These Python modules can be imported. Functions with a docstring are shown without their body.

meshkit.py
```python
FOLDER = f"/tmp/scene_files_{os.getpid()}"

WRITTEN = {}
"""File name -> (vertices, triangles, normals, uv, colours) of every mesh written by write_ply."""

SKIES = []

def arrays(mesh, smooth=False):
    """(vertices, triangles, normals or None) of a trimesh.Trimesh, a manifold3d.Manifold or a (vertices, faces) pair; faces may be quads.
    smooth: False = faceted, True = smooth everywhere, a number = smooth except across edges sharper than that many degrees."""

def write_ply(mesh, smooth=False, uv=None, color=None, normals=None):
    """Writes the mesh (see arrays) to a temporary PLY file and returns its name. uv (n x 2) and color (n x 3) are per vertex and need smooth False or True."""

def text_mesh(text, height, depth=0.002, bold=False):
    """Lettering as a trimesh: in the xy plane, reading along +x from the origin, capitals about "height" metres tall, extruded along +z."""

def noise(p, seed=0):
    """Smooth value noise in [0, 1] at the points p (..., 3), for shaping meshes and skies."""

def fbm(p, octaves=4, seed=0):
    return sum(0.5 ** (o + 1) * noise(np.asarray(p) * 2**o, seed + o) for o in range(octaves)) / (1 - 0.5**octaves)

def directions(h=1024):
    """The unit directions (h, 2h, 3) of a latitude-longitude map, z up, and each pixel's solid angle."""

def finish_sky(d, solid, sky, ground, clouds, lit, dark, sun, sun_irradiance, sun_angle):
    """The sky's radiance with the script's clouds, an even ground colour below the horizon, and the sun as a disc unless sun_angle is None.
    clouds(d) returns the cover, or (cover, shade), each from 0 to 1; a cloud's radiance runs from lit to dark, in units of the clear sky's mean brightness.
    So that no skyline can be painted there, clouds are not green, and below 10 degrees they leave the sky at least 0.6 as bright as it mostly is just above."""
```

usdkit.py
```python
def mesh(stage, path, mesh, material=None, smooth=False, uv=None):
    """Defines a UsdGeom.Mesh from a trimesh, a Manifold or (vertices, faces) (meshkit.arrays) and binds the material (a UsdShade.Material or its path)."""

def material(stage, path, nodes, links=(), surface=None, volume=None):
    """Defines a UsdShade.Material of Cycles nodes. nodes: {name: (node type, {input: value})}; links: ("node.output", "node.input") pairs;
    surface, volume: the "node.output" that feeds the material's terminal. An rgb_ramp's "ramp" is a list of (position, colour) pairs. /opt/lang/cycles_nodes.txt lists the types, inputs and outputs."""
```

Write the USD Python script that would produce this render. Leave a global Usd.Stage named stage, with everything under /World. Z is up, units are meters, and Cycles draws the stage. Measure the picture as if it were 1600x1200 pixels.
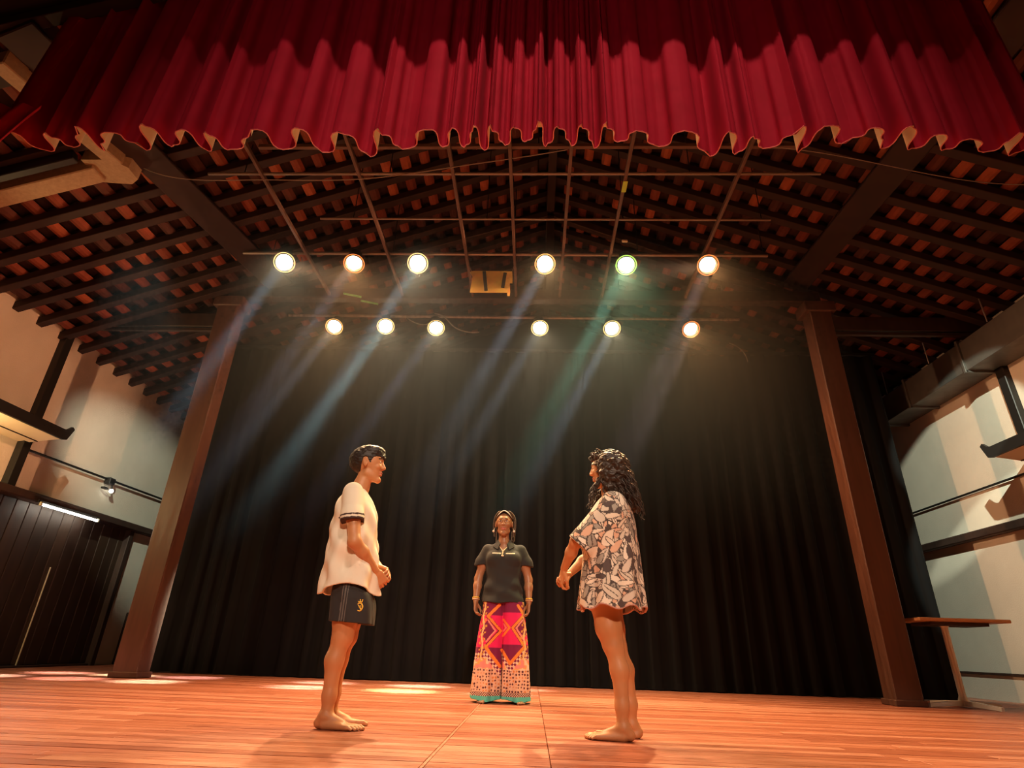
import math, numpy as np, trimesh, manifold3d as m3, meshkit, usdkit
from pxr import Usd, UsdGeom, UsdLux, UsdShade, Gf, Sdf, Vt
stage = Usd.Stage.CreateInMemory()
UsdGeom.SetStageUpAxis(stage, 'Z'); UsdGeom.SetStageMetersPerUnit(stage, 1.0)
UsdGeom.Xform.Define(stage, '/World'); UsdGeom.Scope.Define(stage, '/World/Looks')
rng = np.random.default_rng(7)
PI = math.pi
V = lambda *a: np.array(a, float)

# ---------------------------------------------------------------- camera
CAM_H, PITCH, ROLL, YAW = .42, 24.8935, 1.928, -2.5599
def cam_axes():
    pt, ro, ya = np.radians([PITCH, ROLL, YAW])
    fw = V(math.sin(ya)*math.cos(pt), math.cos(ya)*math.cos(pt), math.sin(pt))
    r0 = V(math.cos(ya), -math.sin(ya), 0); u0 = np.cross(r0, fw)
    return math.cos(ro)*r0+math.sin(ro)*u0, -math.sin(ro)*r0+math.cos(ro)*u0, -fw
camera = UsdGeom.Camera.Define(stage, '/World/camera')
camera.CreateHorizontalApertureAttr(36.0); camera.CreateFocalLengthAttr(36*890.05/1600)
camera.CreateClippingRangeAttr((0.05, 200.0)); camera.CreateExposureAttr(0.0)
_r, _u, _b = cam_axes()
UsdGeom.Xformable(camera).AddTransformOp().Set(Gf.Matrix4d(*_r, 0, *_u, 0, *_b, 0, 0, 0, CAM_H, 1))

# ---------------------------------------------------------------- light (a dark hall: no sky; lamps and added spots only)
def look_matrix(p, t):
    z = V(*p)-V(*t); z /= np.linalg.norm(z)
    x = np.cross(V(0, 1, .001), z); x /= np.linalg.norm(x); y = np.cross(z, x)
    return Gf.Matrix4d(*x, 0, *y, 0, *z, 0, *p, 1)
def spot(name, p, t, power, color, angle, soft=.5, radius=.06):
    l = UsdLux.SphereLight.Define(stage, '/World/'+name)
    l.CreateRadiusAttr(radius); l.CreateNormalizeAttr(True); l.CreateIntensityAttr(power); l.CreateColorAttr(Gf.Vec3f(*color))
    s = UsdLux.ShapingAPI.Apply(l.GetPrim()); s.CreateShapingConeAngleAttr(angle); s.CreateShapingConeSoftnessAttr(soft)
    UsdGeom.Xformable(l).AddTransformOp().Set(look_matrix(p, t))
    return l
WARM, AMBER, ORANGE, PALE, GREEN = (1, .66, .36), (1, .5, .2), (1, .4, .13), (.93, 1, .78), (.4, 1, .62)
# the two pipes of stage lamps: x, y, glow of the lens, colour of the added lens streak
LAMP_Z = 4.85
LAMPS = [(-3.25, 5.9, WARM, (.75, .92, 1)), (-2.34, 5.9, ORANGE, (1, .8, .85)), (-1.52, 5.9, WARM, (.7, .95, .95)),
         (.10, 5.9, AMBER, (.85, .9, .95)), (1.12, 5.9, (.8, 1, .45), GREEN), (2.13, 5.9, ORANGE, (1, .62, .58)),
         (-3.10, 7.5, AMBER, (.9, .85, .9)), (-2.30, 7.47, WARM, (.65, .95, .88)), (-1.53, 7.5, WARM, (.75, .75, .95)),
         (.055, 7.47, WARM, (.85, .9, .95)), (1.14, 7.47, WARM, (.8, .92, .95)), (2.31, 7.47, ORANGE, (1, .65, .58))]
FLOOD, STREAK = 160., 3900.
AIM = [(-1.2, 3.2), (-1.4, 4.6), (-.2, 3.0), (.6, 3.0), (.7, 4.2), (1.6, 3.2), (-2.4, 5.0), (-1.0, 5.2), (-.4, 5.6), (.4, 5.4), (1.2, 5.0), (2.6, 4.8)]
STREAK_K = [1.1, .6, 1.2, .9, 1.3, .6, .6, 1.3, .5, .6, .9, .5]
for i, (x, y, c, h) in enumerate(LAMPS):
    spot('flood_light_%03d' % (i+1), (x, y-.03, LAMP_Z-.06), (*AIM[i], 0), FLOOD*(1 if y < 7 else .7), c, 50, .9)
    spot('streak_light_%03d' % (i+1), (x, y-.03, LAMP_Z-.06), V(x, y, LAMP_Z)+V(-.42, .07 if y < 7 else -.06, -.90), STREAK*STREAK_K[i], h, 4.2, 1.0, .07)  # narrow spot added to draw the lens streak below each lamp
# extra spots added at three lamp positions to rim-light the players
spot('added_rim_light_001', (-1.52, 5.87, 4.79), (-1.0, 3.45, 1.0), 420, (1, .72, .42), 9, 1.0, .05)
spot('added_rim_light_002', (1.12, 5.87, 4.79), (.5, 3.4, 1.0), 420, (1, .70, .40), 9, 1.0, .05)
spot('added_rim_light_003', (.055, 7.44, 4.79), (-.24, 5.4, 1.2), 300, (1, .74, .45), 7, 1.0, .05)
# unseen pale spots added behind the valance: their pools fall on the rear part of both side walls
spot('added_wash_light_001', (-3.75, 3.3, 4.95), (-6.6, 9.5, 2.4), 470, PALE, 12, .8, .02)
spot('added_wash_light_002', (3.4, 3.3, 4.9), (6.05, 7.95, 1.3), 430, PALE, 9.5, .25, .02)
spot('added_wash_light_003', (3.4, 3.3, 4.9), (6.05, 7.95, 2.9), 430, PALE, 9.5, .25, .02)
# extra spots added at two end lamps to brighten the side walls
spot('added_wall_fill_001', (2.13, 5.87, 4.79), (-6.6, 6.2, 3.9), 470, (1, .44, .21), 19, .9)
spot('added_wall_fill_002', (-3.25, 5.87, 4.79), (6.05, 6.3, 2.2), 470, (1, .48, .23), 19, .9)
# warm lamp under the left canopy, just outside the picture
_l = UsdLux.SphereLight.Define(stage, '/World/canopy_light'); _l.CreateRadiusAttr(.05); _l.CreateNormalizeAttr(True); _l.CreateIntensityAttr(30); _l.CreateColorAttr(Gf.Vec3f(1, .68, .3))
UsdGeom.Xformable(_l).AddTranslateOp().Set((-6.25, 5.2, 2.2))
# hall lamp high on the valance, then two added fills: valance top, players
spot('hall_light_001', (.4, -1.5, 8.0), (.2, 3.0, 3.4), 300, (1, .74, .60), 34, 1.0, .12)
spot('added_fill_003', (-1.5, -3.2, 2.4), (-.3, 3.0, 5.0), 60, (1, .62, .60), 30, 1.0, .12)
spot('added_fill_002', (.8, -4.5, 4.6), (-.2, 4.0, 1.3), 800, (1, .74, .52), 14, 1.0, .15)

# ---------------------------------------------------------------- helpers
_names = {}
def numbered(parent, name):
    k = (parent, name); n = _names.get(k, 0); _names[k] = n+1
    return name if n == 0 else '%s_%03d' % (name, n)
def pth(parent): return '/World' if parent is None else str(parent.GetPath())
def tag(p, label=None, cat=None, group=None, kind=None):
    for k, v in (('label', label), ('category', cat), ('group', group), ('kind', kind)):
        if v: p.SetCustomDataByKey(k, v)
    return p
def xf(name, loc=(0, 0, 0), rotz=0, parent=None, **kw):
    par = pth(parent); x = UsdGeom.Xform.Define(stage, par+'/'+numbered(par, name))
    x.AddTranslateOp().Set(Gf.Vec3d(*map(float, loc)))
    if rotz: x.AddRotateZOp().Set(math.degrees(rotz))
    return tag(x.GetPrim(), **kw)
def obj(name, mesh, mat, parent=None, smooth=False, colors=None, **kw):
    par = pth(parent); path = par+'/'+numbered(par, name)
    m = usdkit.mesh(stage, path, mesh, mat, smooth)
    if colors is not None:
        UsdGeom.PrimvarsAPI(m).CreatePrimvar('print', Sdf.ValueTypeNames.Color3fArray, 'vertex').Set(Vt.Vec3fArray.FromNumpy(np.asarray(colors, np.float32)))
    return tag(m.GetPrim(), **kw)
def dup(src, name, loc, rotz=0, **kw):
    was = src.GetCustomData(); par = '/World'
    x = UsdGeom.Xform.Define(stage, par+'/'+numbered(par, name)); p = x.GetPrim()
    p.GetReferences().AddInternalReference(src.GetPath()); p.SetInstanceable(True)
    x.ClearXformOpOrder(); x.MakeMatrixXform().Set(Gf.Matrix4d().SetRotate(Gf.Rotation(Gf.Vec3d(0, 0, 1), math.degrees(rotz))) * Gf.Matrix4d().SetTranslate(Gf.Vec3d(*map(float, loc))))
    return tag(p, **{**{k: was.get(k) for k in ('label', 'group')}, 'cat': was.get('category'), **kw})
def join(*ms):
    out = []
    for m in ms:
        if isinstance(m, (list, tuple)): out += list(m)
        else: out.append(m)
    return trimesh.util.concatenate(out)
def bx(c, s, ch=.0):
    """box: centre, size, chamfer"""
    h = np.array(s, float)/2
    if ch <= 0:
        m = trimesh.creation.box(s); m.apply_translation(c); return m
    ch = min(ch, h.min()*.9); pts = []
    for sx in (-1, 1):
        for sy in (-1, 1):
            for sz in (-1, 1):
                s3 = np.array([sx, sy, sz])
                for k in range(3):
                    p = h.copy(); q = p-ch; q[k] = p[k]; pts.append(s3*q)
    mm = trimesh.convex.convex_hull(np.array(pts)); mm.apply_translation(c); return mm
def frame(p, q, upv=(0, 0, 1)):
    d = V(*q)-V(*p); L = np.linalg.norm(d); d /= L
    u = V(*upv)
    if abs(d@u) > .99: u = V(0, 1, 0)
    a = np.cross(u, d); a /= np.linalg.norm(a); b = np.cross(d, a)
    return d, a, b, L
def beam(p, q, w, h, ch=.0, upv=(0, 0, 1)):
    d, a, b, L = frame(p, q, upv); m = bx((0, 0, 0), (L, w, h), ch)
    T = np.eye(4); T[:3, 0], T[:3, 1], T[:3, 2], T[:3, 3] = d, a, b, (V(*p)+V(*q))/2
    m.apply_transform(T); return m
def tube(pts, r, n=8, cap=True):
    """swept tube along points, r scalar or per point"""
    P = np.asarray(pts, float); k = len(P); R = np.broadcast_to(r, (k,))
    t = np.gradient(P, axis=0); t /= np.linalg.norm(t, axis=1, keepdims=True)+1e-12
    a = np.zeros_like(P); u = V(0, 0, 1) if abs(t[0, 2]) < .9 else V(0, 1, 0)
    a[0] = np.cross(u, t[0]); a[0] /= np.linalg.norm(a[0])
    for i in range(1, k):
        x = a[i-1]-t[i]*(a[i-1]@t[i]); a[i] = x/(np.linalg.norm(x)+1e-12)
    b = np.cross(t, a); an = np.arange(n)*2*PI/n
    v = P[:, None]+R[:, None, None]*(np.cos(an)[None, :, None]*a[:, None]+np.sin(an)[None, :, None]*b[:, None])
    v = v.reshape(-1, 3); f = []
    i, j = np.meshgrid(np.arange(k-1), np.arange(n), indexing='ij'); i = i.ravel(); j = j.ravel(); j2 = (j+1) % n
    f = np.vstack([np.stack([i*n+j, i*n+j2, (i+1)*n+j2], 1), np.stack([i*n+j, (i+1)*n+j2, (i+1)*n+j], 1)])
    if cap:
        v = np.vstack([v, P[0], P[-1]]); jj = np.arange(n); c0, c1 = k*n, k*n+1
        f = np.vstack([f, np.stack([np.full(n, c0), (jj+1) % n, jj], 1), np.stack([np.full(n, c1), (k-1)*n+jj, (k-1)*n+(jj+1) % n], 1)])
    return trimesh.Trimesh(v, f, process=False)
def rod(p, q, r, n=10): return tube([p, V(*p)*.5+V(*q)*.5, q], r, n)
def lathe(profile, n=24):
    m = trimesh.creation.revolve(np.asarray(profile, float), sections=n); return m
def spline(pts, n):
    from scipy.interpolate import CubicSpline
    P = np.asarray(pts, float); t = np.r_[0, np.cumsum(np.linalg.norm(np.diff(P, axis=0), axis=1))]
    return CubicSpline(t, P)(np.linspace(0, t[-1], n))

# ---------------------------------------------------------------- materials
def mat(name, col, rough=.6, col2=None, scale=6., stretch=(1, 1, 1), bump=0., bscale=40., metal=0., spec=.5, rvar=0., sheen=0., detail=4):
    nodes = {'tc': ('geometry', {}), 'mp': ('mapping', {'scale': stretch}), 'p': ('principled_bsdf', {'base_color': col, 'roughness': rough, 'metallic': metal, 'specular_ior_level': spec})}
    links = [('tc.position', 'mp.vector')]
    if sheen: nodes['p'][1].update(sheen_weight=sheen, sheen_roughness=.4, sheen_tint=tuple(min(1, c*1.6+.05) for c in col))
    if col2 is not None or rvar:
        nodes['n'] = ('noise_texture', {'scale': scale, 'detail': detail, 'roughness': .6}); links.append(('mp.vector', 'n.vector'))
    if col2 is not None:
        nodes['r'] = ('rgb_ramp', {'ramp': [(.3, col), (.7, col2)]}); links += [('n.fac', 'r.fac'), ('r.color', 'p.base_color')]
    if rvar:
        nodes['mr'] = ('map_range', {'from_min': .3, 'from_max': .7, 'to_min': max(.05, rough-rvar), 'to_max': min(1, rough+rvar)}); links += [('n.fac', 'mr.value'), ('mr.result', 'p.roughness')]
    if bump:
        nodes['nb'] = ('noise_texture', {'scale': bscale, 'detail': 3}); nodes['b'] = ('bump', {'strength': 1., 'distance': bump})
        links += [('mp.vector', 'nb.vector'), ('nb.fac', 'b.height'), ('b.normal', 'p.normal')]
    return usdkit.material(stage, '/World/Looks/'+name, nodes, links, surface='p.BSDF')
def mat_print(name, rough=.8, sheen=0., bump=0., sss=0.):
    nodes = {'a': ('attribute', {'attribute': 'print'}), 'p': ('principled_bsdf', {'roughness': rough, 'sheen_weight': sheen})}
    links = [('a.color', 'p.base_color')]
    if bump:
        nodes['nb'] = ('noise_texture', {'scale': 260., 'detail': 2}); nodes['b'] = ('bump', {'strength': 1., 'distance': bump})
        links += [('nb.fac', 'b.height'), ('b.normal', 'p.normal')]
    return usdkit.material(stage, '/World/Looks/'+name, nodes, links, surface='p.BSDF')
def mat_emit(name, col, s): return usdkit.material(stage, '/World/Looks/'+name, {'e': ('emission', {'color': col, 'strength': s})}, surface='e.emission')

M_PLANK = [mat('plank_%d' % i, c, .36, c2, 3., (1.2, 14, 14), .0006, 30., rvar=.1, spec=.4) for i, (c, c2) in enumerate([((.32, .098, .050), (.42, .140, .075)), ((.38, .125, .070), (.48, .175, .105)), ((.25, .072, .036), (.36, .108, .058)), ((.42, .155, .092), (.54, .22, .14))])]
M_SUB = mat('subfloor', (.05, .025, .015), .8)
M_WALL = mat('wall_plaster', (.70, .64, .54), .75, (.62, .56, .47), 1.3, (1, 1, 1), .002, 60.)
M_PILLAR = mat('pillar_wood', (.085, .036, .023), .5, (.13, .056, .034), 2.2, (7, 7, .8), .001, 40., rvar=.12)
M_DARKWOOD = mat('dark_wood', (.030, .016, .012), .6, (.05, .026, .018), 3., (4, 4, 1), .001)
M_RAFTER = mat('rafter_wood', (.022, .010, .008), .7, (.036, .016, .012), 4.)
M_TILE = [mat('roof_tile_%d' % i, c, .8, tuple(k*.72 for k in c), 9.) for i, c in enumerate([(.26, .058, .026), (.19, .043, .022), (.12, .031, .018), (.075, .022, .015), (.38, .095, .036)])]
M_COVER = mat('cover_tile', (.045, .015, .011), .85, (.028, .010, .008), 7.)
M_VELVET = mat('red_velvet', (.42, .008, .027), .8, (.35, .006, .020), 5., bump=.0008, bscale=120., sheen=.12, spec=.15)
M_LINING = mat('cream_lining', (.72, .52, .34), .85)
M_BLACK = mat('black_drape', (.0065, .007, .008), .9, (.009, .0095, .0105), 3., spec=.2)
M_IRON = mat('black_iron', (.02, .018, .017), .45, metal=.3)
M_GRID = mat('grid_wood', (.10, .052, .036), .6, (.15, .08, .055), 4., (1, 1, 6))
M_PIPE = mat('steel_pipe', (.30, .25, .22), .4, metal=.6)
M_DUCT = mat('galvanised_sheet', (.13, .12, .11), .45, (.10, .093, .082), 5., metal=.35, rvar=.1)
M_TAN = mat('tan_board', (.46, .33, .20), .8, (.36, .25, .15), 30.)
M_CHROME = mat('chrome', (.80, .78, .70), .3, metal=.25)
M_TABLE = mat('table_wood', (.64, .36, .17), .45, (.56, .29, .13), 5., (2, 14, 14))
M_CANOPY = mat('canopy_board', (.72, .60, .42), .7)
M_WIRE = mat('pale_wire', (.26, .22, .19), .6)
M_DOOR = [mat('door_board_%d' % i, c, .55, tuple(k*.6 for k in c), 3., (3, 3, .5), .0008, 30.) for i, c in enumerate([(.045, .024, .015), (.036, .019, .011), (.055, .03, .017)])]
M_STRIP = mat('pale_metal', (.72, .68, .52), .4)
M_LIME = mat('lime_tape', (.45, .62, .06), .6); M_GREEN = mat('green_plastic', (.12, .45, .12), .5)
M_YELLOW = mat('yellow_cloth', (.66, .62, .13), .8, (.72, .42, .14), 5.); M_BARINK = mat('dark_ink', (.02, .03, .022), .7)
LENSC = {WARM: (1, .86, .55), AMBER: (1, .78, .42), ORANGE: (1, .62, .28)}
M_LENS = {c: mat_emit('lens_%d' % i, LENSC.get(c, (.85, 1, .55)), 26.) for i, c in enumerate([WARM, AMBER, ORANGE, (.8, 1, .45)])}
M_TUBE = mat_emit('tube_glow', (1, .93, .78), 26.); M_BULB = mat_emit('bulb_glow', (1, .95, .8), 8.)
M_HEM = mat('hem_edge', (.75, .22, .20), .8); M_DARKWALL = mat('dark_wall', (.05, .04, .035), .8)
M_HALO = {c: mat_emit('halo_glow_%d' % i, g, 1.6) for i, (c, g) in enumerate([(WARM, (1, .62, .22)), (AMBER, (1, .42, .12)), (ORANGE, (1, .22, .05)), ((.8, 1, .45), (.45, .95, .12))])}  # glow colours of the added halo rings

# ---------------------------------------------------------------- setting
XL, XR = -6.6, 6.05
floor = xf('floor', kind='structure')
obj('subfloor', bx((-.27, 4.1, -.11), (12.9, 12.6, .19)), M_SUB, floor)
field = [[] for _ in M_PLANK]; PW = .09; rowi = 0
y = -2.0
while y < 9.9:
    cuts = [-.42, -.405, .086]; xs = -.42
    while xs > XL: xs -= rng.uniform(1.3, 2.6); cuts.append(max(xs, XL))
    xs = .086
    while xs < XR: xs += rng.uniform(1.3, 2.6); cuts.append(min(xs, XR))
    cuts = sorted(cuts)
    for a, b in zip(cuts[:-1], cuts[1:]):
        k = int(rng.integers(len(M_PLANK)))
        if b-a < .05:
            continue
        m = bx(((a+b)/2, y+PW/2, -.0075+rng.uniform(-.0006, .0006)), (b-a-.003, PW-.0025, .015), .0015)
        if 2.3 < y < 5.4 and abs((a+b)/2) < .9*y+1.2: obj('plank', m, M_PLANK[k], floor)
        else: field[k].append(m)
    y += PW
for k, ms in enumerate(field): obj('plank_field', join(ms), M_PLANK[k], floor, kind='stuff')
obj('seam_strip', bx((-.4125, 4.0, -.006), (.013, 12, .010)), M_PLANK[3], floor)

def roof_z(x): return np.minimum(4.37+.38*(x+6.2), 4.6+.38*(6-x))
RIDGE = .2
wl = xf('wall_left', kind='structure')
obj('upper_wall', bx((XL-.1, 5.9, 3.24), (.2, 9.0, 2.40)), M_WALL, wl)
obj('end_wall', bx((XL-.1, 9.86, 1.0), (.2, 1.1, 2.1)), M_WALL, wl)
obj('rear_dado', bx((XL+.03, 10.05, .38), (.1, .5, .76), .01), M_DARKWOOD, wl)
wr = xf('wall_right', kind='structure')
obj('plaster', bx((XR+.1, 5.9, 2.25), (.2, 9.0, 4.7)), M_WALL, wr)
obj('wall_back', bx((-.27, 10.45, 3.4), (13.1, .2, 7.2)), M_BLACK, kind='structure')
# door of upright boards under the left wall
d1 = xf('door_1', kind='structure')
yb = 4.4
while yb < 9.24:
    w = .205
    obj('board', bx((XL-.05, yb+w/2, 1.0), (.05, w-.008, 1.94), .006), M_DOOR[int(rng.integers(3))], d1)
    yb += w+.0
obj('door_jamb', bx((XL-.02, 9.28, 1.0), (.16, .10, 2.02), .008), M_DARKWOOD, d1)
obj('light_leak_strip', bx((XL-.02, 7.97, .63), (.012, .018, 1.22), .003), M_STRIP, d1)  # pale strip put in for the light leaking between the door leaves
obj('threshold', bx((XL-.02, 6.9, .012), (.1, 4.8, .03), .006), M_DARKWOOD, d1)
obj('trim_1', bx((XL+.04, 6.6, 2.02), (.20, 7.4, .10), .012), M_DARKWOOD, kind='structure')
obj('trim_2', bx((XR-.05, 6.2, 2.0), (.12, 6.6, .105), .012), M_DARKWOOD, kind='structure')
obj('baseboard_right', bx((XR-.01, 6.2, .31), (.03, 6.8, .03), .005), M_DARKWOOD, kind='structure')
obj('trim_3', bx((XL+.04, 6.78, 3.25), (.10, .13, 2.40), .008), M_IRON, kind='structure')
obj('trim_4', bx((XR-.03, 6.78, 3.05), (.10, .13, 1.9), .008), M_IRON, kind='structure')

# ---------------------------------------------------------------- roof
ceil = xf('ceiling', kind='structure')
RY = [4.82+.38*k for k in range(-5, 15)]
for sgn, xe in ((-1, XL-.1), (1, XR+.15)):
    for yy in RY:
        obj('rafter', beam((xe, yy, roof_z(xe)-.05), (RIDGE, yy, roof_z(RIDGE)-.05), .105, .10, .006), M_RAFTER, ceil)
    n = V(-sgn*0, 0, 1)
    obj('roof_board', beam((xe, 6.4, roof_z(xe)+.13), (RIDGE, 6.4, roof_z(RIDGE)+.13), 7.6, .02), M_RAFTER, ceil)
obj('ridge_beam', bx((RIDGE, 6.2, roof_z(RIDGE)-.12), (.12, 7.4, .22), .01), M_RAFTER, ceil)
tiles, covers = [], []
pitch = .255; SL = math.atan(.38)
def tile_mesh(x, y0, sgn, w, up, rise):
    """a shallow trough tile running down between two rafters"""
    n = 4; t = np.linspace(-1, 1, n); L = .38-.02
    pts = [(ti*w/2, rise*(ti*ti-1)) for ti in t]; pts += [(ti*w/2, rise*(ti*ti-1)+.012) for ti in t[::-1]]
    P = np.array(pts); k = len(P); c, s = math.cos(SL), math.sin(SL)*(-sgn)
    vv = []
    for yy in (y0, y0+L):
        vv.append(np.stack([x+P[:, 0]*c-(P[:, 1]+up)*s, np.full(k, yy), roof_z(x)+P[:, 0]*s+(P[:, 1]+up)*c], 1))
    v = np.vstack(vv); f = []
    for i in range(k):
        j = (i+1) % k; f += [(i, j, k+j), (i, k+j, k+i)]
    for i in range(n-1):
        a, b, c2, d = i, i+1, k-2-i, k-1-i
        f += [(a, d, c2), (a, c2, b), (k+a, k+b, k+c2), (k+a, k+c2, k+d)]
    return trimesh.Trimesh(v, f, process=False)
F3 = np.array(cam_axes())
for sgn, xe in ((-1, XL), (1, XR)):
    nx = int(abs(xe-RIDGE)/(pitch*math.cos(SL)))
    for yy in RY[:-1]:
        for i in range(nx):
            x = xe-sgn*(i+.5)*pitch*math.cos(SL)
            m = tile_mesh(x, yy+.01, sgn, .128, .022+rng.uniform(-.005, .005), .028)
            k = int(rng.choice(len(M_TILE), p=[.28, .24, .2, .16, .12]))
            c = F3@(V(x, yy+.19, roof_z(x))-V(0, 0, CAM_H)); px, py = 800-890*c[0]/c[2], 600+890*c[1]/c[2]
            vis = c[2] < 0 and -20 < px < 1620 and 205 < py < 560
            tiles.append((vis, -c[2]*(1 if abs(px-800) > 280 else 1.25), m, k))
            covers.append(tile_mesh(x+pitch*.5*math.cos(SL), yy, sgn, .155, .078, -.024))
tiles.sort(key=lambda t: (not t[0], t[1]))
for t in tiles[:300]: obj('roof_tile', t[2], M_TILE[t[3]], ceil)
for k in range(len(M_TILE)): obj('roof_tile_field', join([t[2] for t in tiles[300:] if t[3] == k]), M_TILE[k], ceil, kind='stuff')
obj('cover_tile_field', join(covers), M_COVER, ceil, kind='stuff')

# ---------------------------------------------------------------- posts and beams
def pillar(x, lab):
    p = xf('wooden_pillar', (x, 6.97, 0), label=lab, cat='pillar', group='wooden stage pillars')
    obj('post', bx((0, 0, 2.47), (.29, .24, 4.94), .012), M_PILLAR, p)
    obj('foot_block', bx((0, 0, .03), (.33, .28, .06), .008), M_PILLAR, p)
    obj('head_block', bx((0, 0, 4.86), (.42, .30, .16), .01), M_PILLAR, p)
pillar(-4.45, 'square brown wooden pillar beside the plank door, left of the black backdrop')
pillar(3.93, 'square brown wooden pillar beside the small table, right of the black backdrop')
for a, b, lab in (((XL, 6.93, 4.55), (-4.55, 6.93, 4.55), 'dark wooden tie beam between the left wall and the left pillar'),
                  ((4.02, 6.93, 4.6), (XR, 6.93, 4.6), 'dark wooden tie beam between the right pillar and the right wall')):
    t = xf('tie_beam', label=lab, cat='beam', group='dark tie beams')
    obj('timber', beam(a, b, .14, .22, .01), M_DARKWOOD, t)
    obj('lower_rail', beam(V(*a)+V(0, -.05, -.16), V(*b)+V(0, -.05, -.16), .05, .05, .006), M_DARKWOOD, t)
t = xf('truss_beam', label='long dark beam spanning the stage above the lower row of lamps', cat='beam')
obj('timber', beam((-4.5, 6.93, 5.03), (3.98, 6.93, 5.03), .14, .17, .01), M_DARKWOOD, t)
obj('strut', beam((-4.4, 6.93, 4.95), (RIDGE, 6.93, 6.55), .10, .12, .01), M_DARKWOOD, t)
obj('strut', beam((3.9, 6.93, 4.95), (RIDGE, 6.93, 6.55), .10, .12, .01), M_DARKWOOD, t)
obj('king_post', bx((RIDGE, 6.93, 5.8), (.12, .10, 1.5), .01), M_DARKWOOD, t)
for (xa, ya), (xb, yb_), lab in (((-4.35, 2.9), (-3.75, 7.0), 'broad dark plank under the roof tiles on the left side'), ((3.95, 2.9), (3.75, 7.0), 'broad dark plank under the roof tiles on the right side')):
    obj('roof_plate', beam((xa, ya, roof_z(xa)-.13), (xb, yb_, roof_z(xb)-.13), .34, .06, .01, upv=(.35*np.sign(xa), 0, 1)), M_RAFTER, label=lab, cat='plank', group='broad planks under the tiles')

# ---------------------------------------------------------------- grid of bars over the stage
GZ = 5.02
for i, (x, lab) in enumerate([(-3.0, 'leftmost'), (-1.93, 'second from left'), (-.91, 'third from left, ending at the yellow sign'), (-.29, 'middle'), (.33, 'third from right'), (.93, 'second from right, with a lime tape mark'), (2.1, 'rightmost')]):
    obj('grid_bar', beam((x, 3.25, GZ), (x, 6.86, GZ-.02), .035, .05, .004), M_GRID, label='slim brown grid bar running upstage, %s' % lab, cat='grid bar', group='brown grid bars running upstage')
obj('cross_bar', beam((-2.9, 4.24, GZ+.04), (2.6, 4.24, GZ+.04), .04, .045, .004), M_GRID, label='thin brown wooden cross bar just behind the red valance', cat='cross bar', group='cross bars of the grid')
for y_, x0, x1, z_, r, lab in ((4.57, -3.6, 2.95, GZ, .017, 'long pale steel pipe with a loose cable, nearest of the overhead pipes'), (5.28, -2.6, 2.7, GZ, .014, 'thin steel pipe between the loose cable and the upper lamps'),
                          (6.02, -3.9, 2.95, GZ+.06, .022, 'steel pipe that carries the upper row of lamps'), (7.58, -3.9, 3.1, GZ+.06, .022, 'steel pipe that carries the lower row of lamps')):
    g = xf('overhead_pipe', label=lab, cat='pipe', group='overhead pipes')
    obj('tube', rod((x0, y_, z_), (x1, y_, z_), r), M_PIPE, g)
    for x in np.arange(x0+.4, x1, 1.6): obj('hanger', rod((x, y_, z_), (x, y_, min(6.2, roof_z(x)-.06)), .006, 6), M_IRON, g)
g = xf('loose_cable', label='pale loose cable sagging below the nearest overhead pipe', cat='cable')
obj('cable', tube(spline([(-4.19, 4.4, 4.93), (-3.62, 4.4, 4.77), (-2.94, 4.4, 4.765), (-1.86, 4.4, 4.775), (-.94, 4.4, 4.93), (-.28, 4.4, 5.06), (.3, 4.3, 5.08)], 50), .006, 6), M_WIRE, g)
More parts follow.
